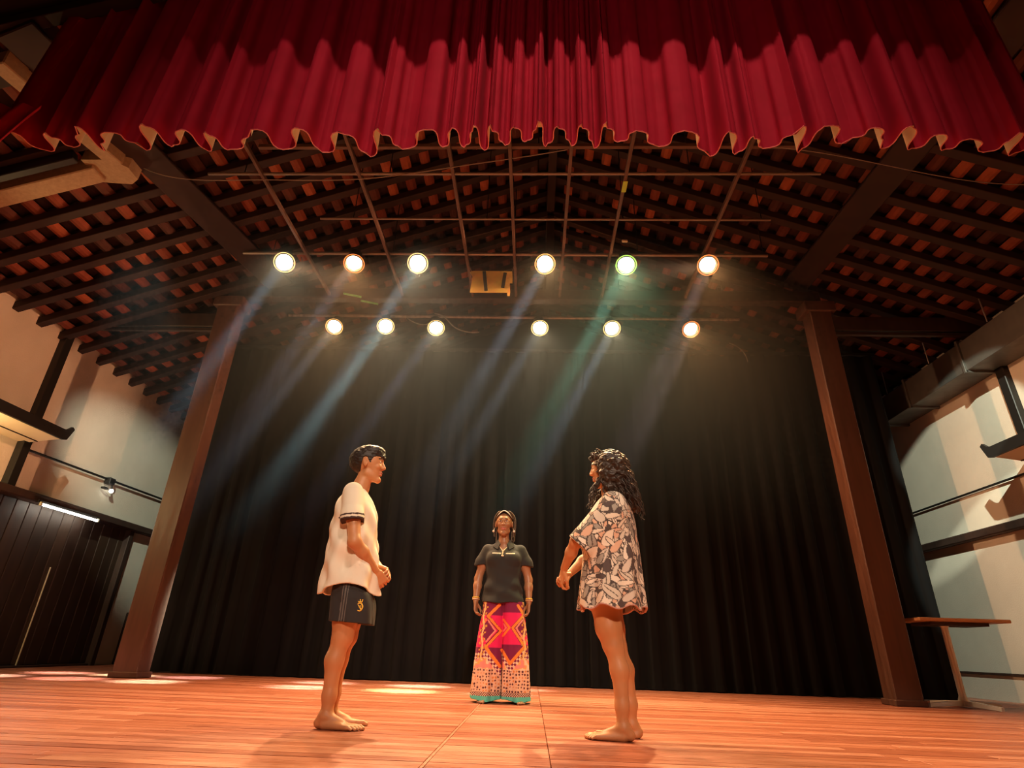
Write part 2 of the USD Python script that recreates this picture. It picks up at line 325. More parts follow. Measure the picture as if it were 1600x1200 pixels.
g = xf('loose_cable', label='thin dark cable stretched under the tiles on the right', cat='cable')
obj('cable', tube(spline([(2.3, 4.2, 5.0), (3.0, 4.2, 4.86), (3.9, 4.3, 4.72), (5.4, 4.3, 4.7)], 30), .005, 6), M_WIRE, g)
obj('cable_end', tube(spline([(-2.0, 7.5, 5.02), (-1.85, 7.47, 4.9), (-1.66, 7.47, 4.88), (-1.58, 7.48, 4.98)], 24), .009, 6), M_WIRE, label='short white cable looping above the lower lamps', cat='cable')
obj('cable_end', tube(spline([(-1.56, 7.46, 5.06), (-1.38, 7.44, 4.97), (-1.24, 7.40, 4.80), (-1.08, 7.40, 4.72), (-.85, 7.42, 4.72)], 30), .010, 6), M_WIRE, label='white cable drooping beside the third lamp of the lower row', cat='cable')
obj('cable_end', tube(spline([(3.02, 7.9, 4.85), (3.2, 7.9, 4.72), (3.26, 7.9, 4.52)], 16), .007, 6), M_WIRE, label='bent pale wire high on the black backdrop', cat='wire')
obj('tape_mark', bx((.935, 4.72, GZ-.035), (.05, .16, .012), .003), M_LIME, label='lime green tape mark on a grid bar', cat='tape')
obj('cable_clip', bx((1.07, 5.62, 4.98), (.07, .03, .03), .006), M_STRIP, label='small pale clip above the green haloed lamp', cat='clip')
for a, lab in (((-2.62, 6.72), 'upper thin green strip hung behind the upper lamps'), ((-2.42, 6.9), 'lower thin green strip hung behind the upper lamps')):
    obj('plastic_strip', beam((a[0]-.12, a[1], 4.92), (a[0]+.13, a[1]+.04, 4.89), .03, .02, .003), M_GREEN, label=lab, cat='strip')
# the yellow sign
s = xf('hanging_sign', (-.6, 6.2, 4.77), label='yellow cloth panel with two dark bars hung below the roof grid', cat='sign')
from shapely.geometry import Polygon
ou = [(-.265, -.17), (.22, -.17), (.225, -.22), (.255, -.22), (.26, -.16), (.25, -.02), (.285, -.02), (.28, .13), (.275, .165), (-.14, .17), (-.265, .165), (-.28, .145), (-.265, .12), (-.245, .08)]
cl = trimesh.creation.extrude_polygon(Polygon(ou), .012); cl.apply_transform(trimesh.transformations.rotation_matrix(PI/2, (1, 0, 0)))
obj('panel', cl, M_YELLOW, s)
for x0, z0, x1, z1 in ((-.095, .16, -.055, -.15), (.185, .14, .16, -.10)):
    obj('dark_bar', beam((x0, -.016, z0), (x1, -.016, z1), .012, .045, .004, upv=(1, 0, 0)), M_BARINK, s)
obj('cord', rod((-.26, 0, .16), (-.31, .02, .30), .004, 6), M_WIRE, s); obj('cord', rod((.27, 0, .16), (.30, .02, .30), .004, 6), M_WIRE, s)

# ---------------------------------------------------------------- the stage lamps
def lamp_parts(p, lens, halo_glow):
    prof = [(.0, -.30), (.05, -.30), (.075, -.27), (.085, -.22), (.088, -.02), (.118, -.01), (.118, .05), (.108, .05), (.108, .0), (.0, .0)]
    obj('can', lathe(prof), M_IRON, p, smooth=40)
    d = lathe([(0, .020), (.06, .014), (.1, .002), (.1, -.004), (0, -.004)]); obj('lens', d, lens, p, smooth=40)
    obj('halo_ring', lathe([(.099, .004), (.104, .012), (.128, .046), (.133, .046), (.110, .004)]), halo_glow, p, smooth=40)  # glowing ring added to give the lens its coloured halo
NM = ['leftmost', 'second from left', 'third from left', 'third from right', 'second from right', 'rightmost']
GL = {WARM: 'white', ORANGE: 'orange', AMBER: 'amber'}
for i, (x, y_, c, h) in enumerate(LAMPS):
    p = xf('stage_lamp', (x, y_, LAMP_Z), cat='stage lamp', group='stage lamps on the two overhead pipes',
           label='lit round black stage lamp with %s glow, %s of the %s row' % (GL.get(c, 'green'), NM[i % 6], 'upper' if i < 6 else 'lower'))
    dvec = V(*(AIM[i][0], AIM[i][1]-1.2, .3))-V(x, y_, LAMP_Z); dvec /= np.linalg.norm(dvec)
    T = np.eye(4); zx = np.cross((0, 1, 0), dvec); zx /= np.linalg.norm(zx); T[:3, 0], T[:3, 1], T[:3, 2] = zx, np.cross(dvec, zx), dvec
    hx = xf('head', parent=p); UsdGeom.Xformable(hx).ClearXformOpOrder(); UsdGeom.Xformable(hx).MakeMatrixXform().Set(Gf.Matrix4d(T.T.tolist()))
    lamp_parts(hx, M_LENS[c], M_HALO[c])
    b = -dvec*.14
    for s_ in (-1, 1): obj('yoke_arm', rod(b+V(s_*.105, 0, 0), V(s_*.105, .09, .13), .007, 6), M_IRON, p)
    obj('yoke_top', rod((-.105, .09, .13), (.105, .09, .13), .009, 6), M_IRON, p)
    obj('clamp', bx((0, .10, .19), (.045, .06, .12), .006), M_IRON, p)
    obj('lead', tube(spline([(.02, .22, -.02), (.10, .26, .06), (.12, .16, .2)], 10), .006, 5), M_IRON, p)

# ---------------------------------------------------------------- fittings on the side walls
t = xf('tube_light', (XL+.16, 7.77, 1.945), label='lit white fluorescent tube under the lintel above the plank door', cat='tube light')
obj('tube', rod((0, -.52, 0), (0, .52, 0), .017, 12), M_TUBE, t)
obj('batten', bx((-.03, 0, .035), (.05, 1.16, .035), .005), M_IRON, t)
for s_ in (-1, 1): obj('holder', bx((0, s_*.54, .006), (.03, .03, .05), .004), M_STRIP, t)
t = xf('conduit_pipe', label='thin dark conduit pipe along the left wall with a box and bulb', cat='conduit')
obj('pipe', rod((XL+.05, 6.72, 2.56), (XL+.05, 10.2, 2.63), .016), M_IRON, t)
obj('junction_box', bx((XL+.06, 8.42, 2.57), (.10, .13, .10), .012), M_IRON, t)
t = xf('bulkhead_lamp', (XL+.10, 8.46, 2.43), label='small lit lamp under the conduit on the left wall', cat='wall lamp')
obj('bracket', bx((-.04, -.1, .02), (.06, .10, .03), .006), M_IRON, t); obj('neck', rod((-.03, 0, .12), (0, .0, .03), .012, 8), M_IRON, t)
obj('bulb', trimesh.creation.icosphere(2, .032), M_BULB, t, smooth=True)
t = xf('conduit_pipe', label='thin dark conduit pipe along the right wall above the dark ledge', cat='conduit')
obj('pipe', rod((XR-.035, 3.0, 2.55), (XR-.035, 9.45, 2.56), .014), M_IRON, t)
obj('junction_box', bx((XR-.035, 9.4, 2.55), (.06, .16, .12), .01), M_IRON, t)
def canopy(x_wall, s_, lab):
    """a cantilevered board with a black fascia whose end turns up"""
    t = xf('wall_canopy', label=lab, cat='canopy', group='canopies on the side walls')
    xo = x_wall+s_*.52
    v = np.array([(x_wall, 2.9, 2.63), (xo, 2.9, 2.70), (xo, 2.9, 2.80), (x_wall, 2.9, 2.80), (x_wall, 6.79, 2.63), (xo, 6.79, 2.70), (xo, 6.79, 2.80), (x_wall, 6.79, 2.80)])
    obj('board', trimesh.convex.convex_hull(v), M_CANOPY, t)
    pr = Polygon([(2.9, 2.685), (6.78, 2.685), (6.83, 2.70), (6.90, 2.86), (6.86, 2.885), (6.80, 2.83), (6.74, 2.815), (2.9, 2.815)])
    m = trimesh.creation.extrude_polygon(pr, .035); T = np.eye(4); T[:3, :3] = np.array([(0, 0, 1), (1, 0, 0), (0, 1, 0)]); m.apply_transform(T); m.apply_translation((xo-.0175, 0, 0))
    obj('fascia', m, M_IRON, t)
    obj('joint_bead', beam((x_wall+s_*.2, 2.95, 2.652), (x_wall+s_*.2, 6.78, 2.652), .012, .012), M_DARKWOOD, t)
canopy(XL, 1, 'cream board canopy with black upturned fascia on the left wall')
canopy(XR, -1, 'cream board canopy with black upturned fascia on the right wall')
# ducts
t = xf('air_duct', label='long grey sheet metal air duct along the top of the right wall', cat='duct')
obj('casing', bx((5.845, 5.9, 4.1), (.40, 6.0, .40), .004), M_DUCT, t)
for yy in (8.82, 8.07, 6.87, 5.67, 4.47, 3.3):
    obj('flange', join(bx((5.632, yy, 4.1), (.035, .04, .47), .003), bx((5.845, yy, 3.885), (.43, .04, .035), .003), bx((5.845, yy, 4.315), (.43, .04, .035), .003)), M_DUCT, t)
for yy in (8.5, 7.45, 6.3): obj('hanger', rod((5.63, yy, 4.3), (5.63, yy, roof_z(5.63)-.06), .008, 6), M_PIPE, t)
t = xf('boxed_trunking', label='tan board boxed trunking with an elbow, hung under the tiles at upper left', cat='trunking')
for pts in ([(-6.3, 4.35, 4.26), (-4.62, 4.35, 4.86)],):
    obj('sloping_run', beam(pts[0], pts[1], .20, .17, .01), M_TAN, t)
el = trimesh.creation.extrude_polygon(Polygon([(-.26, -.17), (.06, -.17), (.17, -.06), (.17, .10), (.06, .17), (-.26, .14)]), .18)
el.apply_translation((-4.42, 4.35, 4.82)); obj('elbow', el, M_TAN, t)
obj('forward_run', beam((-4.36, 4.26, 4.9), (-4.62, 3.1, 4.86), .17, .16, .01), M_TAN, t)
obj('frame_bar', beam((-6.2, 4.1, 4.22), (-4.66, 4.1, 4.78), .08, .12, .008), M_IRON, t)

# ---------------------------------------------------------------- table
t = xf('pedestal_table', (4.60, 7.05, 0), label='small wooden top table on a chrome pedestal beside the right pillar', cat='table')
obj('tabletop', bx((0.06, 0, .845), (.96, .56, .035), .006), M_TABLE, t)
obj('apron', bx((.06, 0, .81), (.62, .36, .035), .004), M_DARKWOOD, t)
obj('pedestal', lathe([(0, .05), (.042, .05), (.042, .09), (.034, .11), (.034, .77), (.05, .8), (0, .8)]), M_CHROME, t, smooth=40)
obj('hub', lathe([(0, .01), (.055, .01), (.055, .05), (.045, .085), (0, .085)]), M_CHROME, t, smooth=40)
for k in range(4):
    a = k*PI/2+.2; d = V(math.cos(a), math.sin(a), 0); nrm = V(-d[1], d[0], 0)
    q = [d*.04+nrm*.032+V(0, 0, .065), d*.04-nrm*.032+V(0, 0, .065), d*.04+nrm*.032+V(0, 0, .02), d*.04-nrm*.032+V(0, 0, .02), d*.43+nrm*.018+V(0, 0, .035), d*.43-nrm*.018+V(0, 0, .035), d*.43+nrm*.018+V(0, 0, .0), d*.43-nrm*.018+V(0, 0, .0)]
    obj('foot', trimesh.convex.convex_hull(np.array(q)), M_CHROME, t)

# ---------------------------------------------------------------- drapes
def sheet(curve, zs, thick=.006, taper=None):
    """curve (n,2) seen from above, swept along zs; taper(z) scales the folds about their mean line"""
    n = len(curve); rows = []
    for k, z in enumerate(zs):
        c = curve if taper is None else taper(curve, z, k)
        zz = np.full(n, z) if np.ndim(z) == 0 else z
        rows.append(np.column_stack([c[:, 0], c[:, 1], zz]))
    v = np.vstack(rows); m = len(zs); i, j = np.meshgrid(np.arange(m-1), np.arange(n-1), indexing='ij'); a = (i*n+j).ravel()
    f = np.vstack([np.stack([a, a+1, a+n+1], 1), np.stack([a, a+n+1, a+n], 1)])
    return trimesh.Trimesh(v, f, process=False)
def fold_curve(xs, amp, y0, over=.35, n=14, seed=1):
    """folds at the given x, alternately towards and away from the viewer"""
    r = np.random.default_rng(seed); xs = np.asarray(xs); pts = []
    for k in range(len(xs)-1):
        a = amp*r.uniform(.45, 1.4)
        t = np.linspace(0, 1, n, endpoint=False); ph = PI*t; L = xs[k+1]-xs[k]
        s0 = 1 if k % 2 == 0 else -1
        pts.append(np.column_stack([xs[k]+L*(t+over*np.sin(2*ph)/(2*PI)), y0+s0*a*np.cos(ph)]))
    return np.vstack(pts)
r2 = np.random.default_rng(5)
# black backdrop
xs = [-4.98]
while xs[-1] < 5.2: xs.append(xs[-1]+r2.uniform(.07, .17))
bc = fold_curve(xs, .035, 8.05, .6, 6, 3)
bd = xf('black_backdrop', label='tall black pleated backdrop curtain hung across the rear of the stage', cat='curtain')
obj('cloth', sheet(bc, [.012, 1.6, 3.3, 4.72]), M_BLACK, bd, smooth=True)
obj('hem', sheet(bc+V(0, -.004), [.012, .09]), M_BLACK, bd, smooth=True)
obj('track', bx((.13, 8.05, 4.745), (10.3, .05, .05), .005), M_IRON, bd)
# red valance: fold positions along the opening
lobes = [-4.12]
while lobes[-1] < 3.55:
    k = len(lobes); near_mid = abs(lobes[-1]+.2) < .45
    lobes.append(lobes[-1]+(r2.uniform(.06, .10) if near_mid else r2.choice([r2.uniform(.07, .11), r2.uniform(.11, .16), r2.uniform(.18, .26)], p=[.4, .42, .18])))
vc = fold_curve(lobes, .080, 3.0, 1.1, 18, 11)
zt = np.linspace(3.775, 5.75, 14)
r3 = np.random.default_rng(2); swx = meshkit.noise(np.column_stack([vc[:, 0]*2.2, np.zeros(len(vc)), np.zeros(len(vc))]), 4)-.5
def vtaper(c, z, k):
    zz = np.mean(z); f = (zz-3.775)/1.975
    o = c.copy(); o[:, 1] = 3.0+(c[:, 1]-3.0)*(1.12-.35*f)+swx*.10*(1-f)
    base = np.interp(np.arange(len(c)), np.linspace(0, len(c)-1, len(lobes)), lobes)
    o[:, 0] = base+(c[:, 0]-base)*(1-.5*f); return o
hem = 3.775+.035*(meshkit.noise(np.column_stack([vc[:, 0]*1.3, np.ones(len(vc)), np.zeros(len(vc))]), 9)-.5)-.02*np.clip(np.abs(vc[:, 0]+.3)-2.6, 0, 2)
rows = [hem+(5.75-hem)*f for f in np.linspace(0, 1, 14)**1.1]
va = xf('red_valance', label='long red velvet valance with deep folds and wavy hem across the top', cat='valance')
vm = sheet(vc, rows, taper=vtaper); obj('velvet', vm, M_VELVET, va, smooth=True)
vn = trimesh.Trimesh(vm.vertices, vm.faces, process=False).vertex_normals
vn = vn*(1 if np.array(vm.face_normals)[:, 1].mean() > 0 else -1); lin = trimesh.Trimesh(np.asarray(vm.vertices)+.004*vn, vm.faces, process=False); obj('lining', lin, M_LINING, va, smooth=True)
hr = np.array([vtaper(vc, rows[0], 0)])[0]; obj('hem_cord', tube(np.column_stack([hr[::2, 0], hr[::2, 1]+.003, hem[::2]-.001]), .0045, 5), M_HEM, va)
obj('valance_rail', bx((.25, 3.34, 4.33), (2.6, .05, .035), .004), M_LINING, label='cream batten rail behind the red valance', cat='rail')
# gathered red drape at the left edge of the opening
zz = np.linspace(2.6, 3.9, 12); dl = np.linspace(0, 1, 70)
rows_, P = [], []
for z in zz:
    f = (z-2.6)/1.3; xr = -3.62-.62*(1-f)**.9-(.18*math.exp(-((z-3.35)/.08)**2) if z < 3.4 else 0); xl = -4.9
    P.append(np.column_stack([xl+(xr-xl)*dl, 2.80+.045*np.sin(dl*46+1.2*f)*(1-.3*f)]))
vv = np.vstack([np.column_stack([p, np.full(len(p), z)]) for p, z in zip(P, zz)])
n_ = len(dl); i, j = np.meshgrid(np.arange(len(zz)-1), np.arange(n_-1), indexing='ij'); a = (i*n_+j).ravel()
sd = trimesh.Trimesh(vv, np.vstack([np.stack([a, a+1, a+n_+1], 1), np.stack([a, a+n_+1, a+n_], 1)]), process=False)
obj('side_drape', sd, M_VELVET, smooth=True, label='gathered red drape hanging below the left end of the valance', cat='curtain')
# header over the opening, out of the picture above: it throws the shade on the top of the valance
obj('wall_front', join(bx((-.27, 2.3, 6.6), (13, .4, 2.46)), bx((-5.6, 2.55, 3.2), (1.9, .3, 6.4)), bx((5.3, 2.55, 3.2), (1.5, .3, 6.4))), M_DARKWALL, kind='structure')

# ---------------------------------------------------------------- people: smooth bodies from blended round bones
from scipy.interpolate import PchipInterpolator
class Field:
    """signed distance on a grid whose steps may vary along each axis"""
    def __init__(s, xs, ys, zs):
        s.ax = [np.asarray(a, np.float32) for a in (xs, ys, zs)]; s.d = np.full([len(a) for a in s.ax], .06, np.float32)
    def box(s, lo, hi, m=.07):
        sl = [slice(max(0, int(np.searchsorted(a, l-m))-1), int(np.searchsorted(a, h+m))+1) for a, l, h in zip(s.ax, lo, hi)]
        X, Y, Z = np.meshgrid(*[a[q] for a, q in zip(s.ax, sl)], indexing='ij', sparse=True); return tuple(sl), X, Y, Z
    def mix(s, sl, d, k, sub=False):
        a = s.d[sl]
        if sub:
            s.d[sl] = np.maximum(a, -d) if k <= 0 else np.maximum(a, -d)+np.maximum(k-np.abs(a+d), 0)**2/(4*k)
        elif k <= 0: s.d[sl] = np.minimum(a, d)
        else: s.d[sl] = np.minimum(a, d)-np.maximum(k-np.abs(a-d), 0)**2/(4*k)
    def cone(s, a, b, ra, rb, k=.02, flat=None, sub=False):
        a, b = V(*a), V(*b); R = max(ra, rb)*(1.4 if flat else 1); sl, X, Y, Z = s.box(np.minimum(a, b)-R, np.maximum(a, b)+R)
        ba = b-a; L2 = ba@ba+1e-12; px, py, pz = X-a[0], Y-a[1], Z-a[2]
        t = np.clip((px*ba[0]+py*ba[1]+pz*ba[2])/L2, 0, 1); qx, qy, qz = px-t*ba[0], py-t*ba[1], pz-t*ba[2]
        r = ra+(rb-ra)*t
        if flat:
            n = V(*flat[:3]); n /= np.linalg.norm(n); c = qx*n[0]+qy*n[1]+qz*n[2]; q = np.sqrt(np.maximum(qx*qx+qy*qy+qz*qz-c*c, 0)+(c/flat[3])**2)
        else: q = np.sqrt(qx*qx+qy*qy+qz*qz)
        s.mix(sl, (q-r).astype(np.float32), k, sub); return s
    def chain(s, pts, rs, k=.02, flat=None):
        for i in range(len(pts)-1): s.cone(pts[i], pts[i+1], rs[i], rs[i+1], k, flat)
        return s
    def ell(s, c, r, k=.02, R=None, sub=False):
        c, r = V(*c), V(*r); m = r.max(); sl, X, Y, Z = s.box(c-m, c+m); px, py, pz = X-c[0], Y-c[1], Z-c[2]
        if R is not None: px, py, pz = (R[0, i]*px+R[1, i]*py+R[2, i]*pz for i in range(3))
        k0 = np.sqrt((px/r[0])**2+(py/r[1])**2+(pz/r[2])**2); k1 = np.sqrt((px/r[0]**2)**2+(py/r[1]**2)**2+(pz/r[2]**2)**2)+1e-9
        s.mix(sl, (k0*(k0-1)/k1).astype(np.float32), k, sub); return s
    def loft(s, zs, cx, cy, a, b, n=2.2, k=.02, disp=None, sub=False):
        """stacked superellipses: centre cx, cy, half depth a, half width b at heights zs"""
        zs = np.asarray(zs, float); o = np.argsort(zs); f = [PchipInterpolator(zs[o], np.broadcast_to(np.asarray(q, float), zs.shape)[o]) for q in (cx, cy, a, b)]
        m = .02; lo = (min(np.atleast_1d(cx))-max(np.atleast_1d(a))-m, min(np.atleast_1d(cy))-max(np.atleast_1d(b))-m, zs.min()); hi = (max(np.atleast_1d(cx))+max(np.atleast_1d(a))+m, max(np.atleast_1d(cy))+max(np.atleast_1d(b))+m, zs.max())
        sl, X, Y, Z = s.box(lo, hi, .05); zc = np.clip(Z, zs.min(), zs.max()); CX, CY, A, B = (g(zc) for g in f)
        q = (np.abs((X-CX)/A)**n+np.abs((Y-CY)/B)**n)**(1/n); d = (q-1)*np.minimum(A, B)*.95
        if disp is not None: d = d-disp(X, Y, Z, CX, CY)
        d = np.maximum(d, np.maximum(zs.min()-Z, Z-zs.max())); s.mix(sl, d.astype(np.float32), k, sub); return s
    def cut(s, fn): X, Y, Z = np.meshgrid(*s.ax, indexing='ij', sparse=True); s.d = np.maximum(s.d, fn(X, Y, Z).astype(np.float32)); return s
    def hollow(s, t): s.d = np.maximum(s.d, -(s.d+t)); return s
    def mesh(s):
        d = s.d; ins = d < 0; nx, ny, nz = d.shape
        c = np.zeros((nx-1, ny-1, nz-1), np.int8)
        for i in (0, 1):
            for j in (0, 1):
                for l in (0, 1): c += ins[i:nx-1+i, j:ny-1+j, l:nz-1+l]
        I = np.argwhere((c > 0) & (c < 8)); idx = -np.ones(c.shape, np.int32); idx[tuple(I.T)] = np.arange(len(I))
        acc = np.zeros((len(I), 3)); cnt = np.zeros(len(I))
        cor = [(i, j, l) for i in (0, 1) for j in (0, 1) for l in (0, 1)]
        for p in cor:
            for ax in range(3):
                if p[ax]: continue
                q = list(p); q[ax] = 1
                A = I+np.array(p); B = I+np.array(q); da = d[tuple(A.T)]; db = d[tuple(B.T)]; x = (da < 0) != (db < 0)
                t = np.where(x, da/np.where(x, da-db, 1), 0)
                pt = A.astype(float); pt[:, ax] += t; acc[x] += pt[x]; cnt[x] += 1
        vi = acc/cnt[:, None]; v = np.column_stack([np.interp(vi[:, k], np.arange(len(a)), a) for k, a in enumerate(s.ax)])
        F = []
        for ax in range(3):
            u, w = [(1, 2), (2, 0), (0, 1)][ax]
            sl0 = [slice(None)]*3; sl1 = [slice(None)]*3; sl0[ax] = slice(0, -1); sl1[ax] = slice(1, None)
            ch = ins[tuple(sl0)] != ins[tuple(sl1)]; E = np.argwhere(ch); flip = ins[tuple(sl0)][tuple(E.T)]
            ok = (E[:, u] > 0) & (E[:, w] > 0) & (E[:, u] < d.shape[u]-1) & (E[:, w] < d.shape[w]-1); E, flip = E[ok], flip[ok]
            def g(du, dw):
                Q = E.copy(); Q[:, u] -= du; Q[:, w] -= dw; return idx[tuple(Q.T)]
            a, b, c2, e = g(1, 1), g(0, 1), g(0, 0), g(1, 0)
            F.append(np.where(flip[:, None], np.stack([a, b, c2], 1), np.stack([a, c2, b], 1))); F.append(np.where(flip[:, None], np.stack([a, c2, e], 1), np.stack([a, e, c2], 1)))
        m = trimesh.Trimesh(v, np.vstack(F), process=False); return m
def steps(*segs):
    """axis from (start, end, step) pieces"""
    return np.unique(np.round(np.concatenate([np.arange(a, b, s) for a, b, s in segs]), 5))
def clean(m, it=6):
    """even smoothing that does not shrink the mesh"""
    from scipy.sparse import coo_matrix, diags
    e = np.vstack([m.faces[:, [0, 1]], m.faces[:, [1, 2]], m.faces[:, [2, 0]]]); n = len(m.vertices)
    A = coo_matrix((np.ones(len(e)), (e[:, 0], e[:, 1])), (n, n)).tocsr(); A = ((A+A.T) > 0).astype(float)
    D = diags(1/np.maximum(np.asarray(A.sum(1)).ravel(), 1)); W = D@A; v = np.array(m.vertices)
    for _ in range(it):
        v = v+.5*(W@v-v); v = v-.52*(W@v-v)
    return trimesh.Trimesh(v, m.faces, process=False)
def rot(ax, deg): return trimesh.transformations.rotation_matrix(math.radians(deg), ax)[:3, :3]
def noise3(p, s, seed=0): return meshkit.noise(np.asarray(p)*s, seed)-.5

def head(f, o, R, sc=1., jaw=1., nose=1., female=False, ears=True):
    """a face looking along +x of R, ear level at o; chin at -.115, crown at +.115 (before scale)"""
    P = lambda x, y, z: V(*o)+R@(V(x, y, z)*sc)
    E = lambda c, r, k: f.ell(P(*c), V(*r)*sc, k*sc, R)
    C = lambda a, b, ra, rb, k: f.cone(P(*a), P(*b), ra*sc, rb*sc, k*sc)
    E((-.018, 0, .03), (.093, .073, .083), .02)                       # cranium
    E((.030, 0, .015), (.058, .062, .075), .03)                       # forehead and face
    E((.035, 0, -.045), (.050, .047, .055), .025)                      # cheeks, upper jaw
    C((.0, .040, -.060), (.062, .012, -.100), .020, .016, .02); C((.0, -.040, -.060), (.062, -.012, -.100), .020, .016, .02)
    C((.070, -.006, -.098), (.070, .006, -.098), .0165*jaw, .0165*jaw, .015)     # chin
    C((.078, -.022, .033), (.078, .022, .033), .012, .012, .015)      # brow
    for y in (-.030, .030):
        E((.066, y, -.018), (.020, .020, .018), .015)                 # cheekbones
        f.ell(P(.094, y, .013), V(.012, .014, .009)*sc, .01*sc, R, sub=True)
        E((.073, y, .012), (.0125, .0135, .0110), .003)               # eyeball under the lids
    C((.084, 0, .020), (.103*nose, 0, -.020), .0075, .0110, .008)     # nose
    for y in (-.010, .010): E((.093, y, -.024), (.010, .009, .008), .005)
    E((.0835, 0, -.052), (.0095, .024, .0062), .004); E((.0815, 0, -.065), (.0095, .021, .0070), .004)
    f.ell(P(.096, 0, -.0585), V(.008, .026, .0022)*sc, .003*sc, R, sub=True)
    if ears:
        for s_ in (-1, 1):
            R2 = R@rot((0, 0, 1), s_*22)@rot((0, 1, 0), -8)
            f.ell(P(-.010, s_*.076, .005), V(.019, .008, .032)*sc, .008*sc, R2); f.ell(P(-.006, s_*.087, .009), V(.010, .006, .018)*sc, .004*sc, R2, sub=True)
    return P
def paint_face(col, v, o, R, sc, lip, brow, nosetip=None):
    """prints brows, eyes and lips on the skin: places that have that colour"""
    q = ((v-V(*o))@R)/sc; x, y, z = q.T; front = x > .045
    ay = np.abs(y)
    e = front & (((ay-.030)/.0125)**2+((z-.012)/.0055)**2 < 1); col[e] = (.62, .55, .48)
    e = front & (((ay-.030)/.0058)**2+((z-.012)/.0056)**2 < 1); col[e] = (.02, .012, .01)
    e = front & (np.abs((z-.030)-.006*np.cos((ay-.028)*70)) < .0042) & (ay > .011) & (ay < .048); col[e] = brow
    e = (x > .06) & ((y/.024)**2+((z+.0585)/.0125)**2 < 1) & (x > .076); col[e] = lip
    return col
def hand(f, w, d, n, s_, curl=(35, 45, 35), sc=1., spread=.12, thumb=(.5, .5), k=.006):
    """hand from wrist w, along d, palm facing n; s_ = +1 when the thumb is on the cross(d, n) side"""
    d = V(*d)/np.linalg.norm(d); n = V(*n)-d*(V(*n)@d); n /= np.linalg.norm(n); t = np.cross(d, n)*s_
    P = lambda a, b, c: V(*w)+(d*a+t*b+n*c)*sc
    f.cone(P(0, 0, 0), P(.02, 0, 0), .021*sc, .022*sc, .012, (*n, .72))
    for b in (-.026, -.009, .009, .026): f.cone(P(.018, b*.75, 0), P(.082, b, .0), .0125*sc, .0105*sc, .010)
    L = [.060, .075, .082, .074]
    for i, b in enumerate((-.028, -.010, .010, .028)):
        a = np.radians(np.cumsum(curl)); p = P(.085, b, .0); rr = [.0092, .0085, .0078, .0066]
        if i == 0: rr = [r*.86 for r in rr]
        sp = (i-1.5)*spread
        for j, fr in enumerate((.44, .31, .25)):
            dv = (d*math.cos(a[j])+n*math.sin(a[j])+t*sp*math.cos(a[j])); dv /= np.linalg.norm(dv)
            q = p+dv*L[i]*fr*sc; f.cone(p, q, rr[j]*sc, rr[j+1]*sc, .003); p = q
    p0 = P(.020, .022, .006); p1 = P(.052, .046, .016+.02*thumb[0]); p2 = P(.080, .050-.012*thumb[1], .022+.035*thumb[0]); p3 = P(.100, .044-.03*thumb[1], .024+.045*thumb[0])
    f.chain([p0, p1, p2, p3], [.0135*sc, .0115*sc, .0095*sc, .0072*sc], .006)
def foot(f, ank, heading, sc=1., side=1):
    """bare foot from the ankle joint, pointing along heading (radians); side=+1 left foot"""
    c, s_ = math.cos(heading), math.sin(heading); P = lambda x, y, z: V(ank[0]+(c*x-s_*y)*sc, ank[1]+(s_*x+c*y)*sc, z*sc)
    f.cone(P(-.035, 0, .03), P(-.01, 0, .055), .029*sc, .030*sc, .02)
    f.cone(P(-.005, 0, .06), P(.09, -.004*side, .030), .033*sc, .024*sc, .025, (0, 0, 1, .9))
    for b, e in ((.026, .150), (.010, .152), (-.008, .148), (-.026, .135)):
        f.cone(P(.0, b*.55*-side, .022), P(e, b*-side*1.15, .0165), .021*sc, .0135*sc, .015)
    f.cone(P(-.03, -.02*side, .016), P(.10, .022*side*-1, .014), .016*sc, .014*sc, .015)
    for i, (b, e, r) in enumerate(((.033, .200, .0125), (.014, .196, .0088), (-.002, .187, .0082), (-.017, .175, .0078), (-.031, .160, .0075))):
        f.chain([P(e-.05, b*-side, .018), P(e-.018, b*-side*1.05, .017), P(e, b*-side*1.07, .0095)], [r*1.05*sc, r*sc, r*.9*sc], .004)
def place_person(name, loc, rz, label, parts_fn, cat='person'):
    t = xf(name, loc, rz, label=label, cat=cat); parts_fn(t); return t
def skin_cols(m, base, seed=0, tone=.10):
    n = noise3(m.vertices, 14, seed)[:, None]; return np.array(base)[None]*(1+tone*n)
def garment_cols(m, base): return np.tile(np.array(base, float), (len(m.vertices), 1))
M_SKIN = [mat_print('skin_%d' % i, r) for i, r in enumerate((.5, .5, .42))]
M_CLOTH = mat_print('cloth_print', .85, .02, .0006)
M_HAIRK = mat('dark_hair', (.016, .011, .009), .52, (.028, .019, .014), 60., spec=.35)
M_HAIRB = mat('brown_black_hair', (.026, .016, .011), .48, (.045, .027, .018), 40., spec=.4)

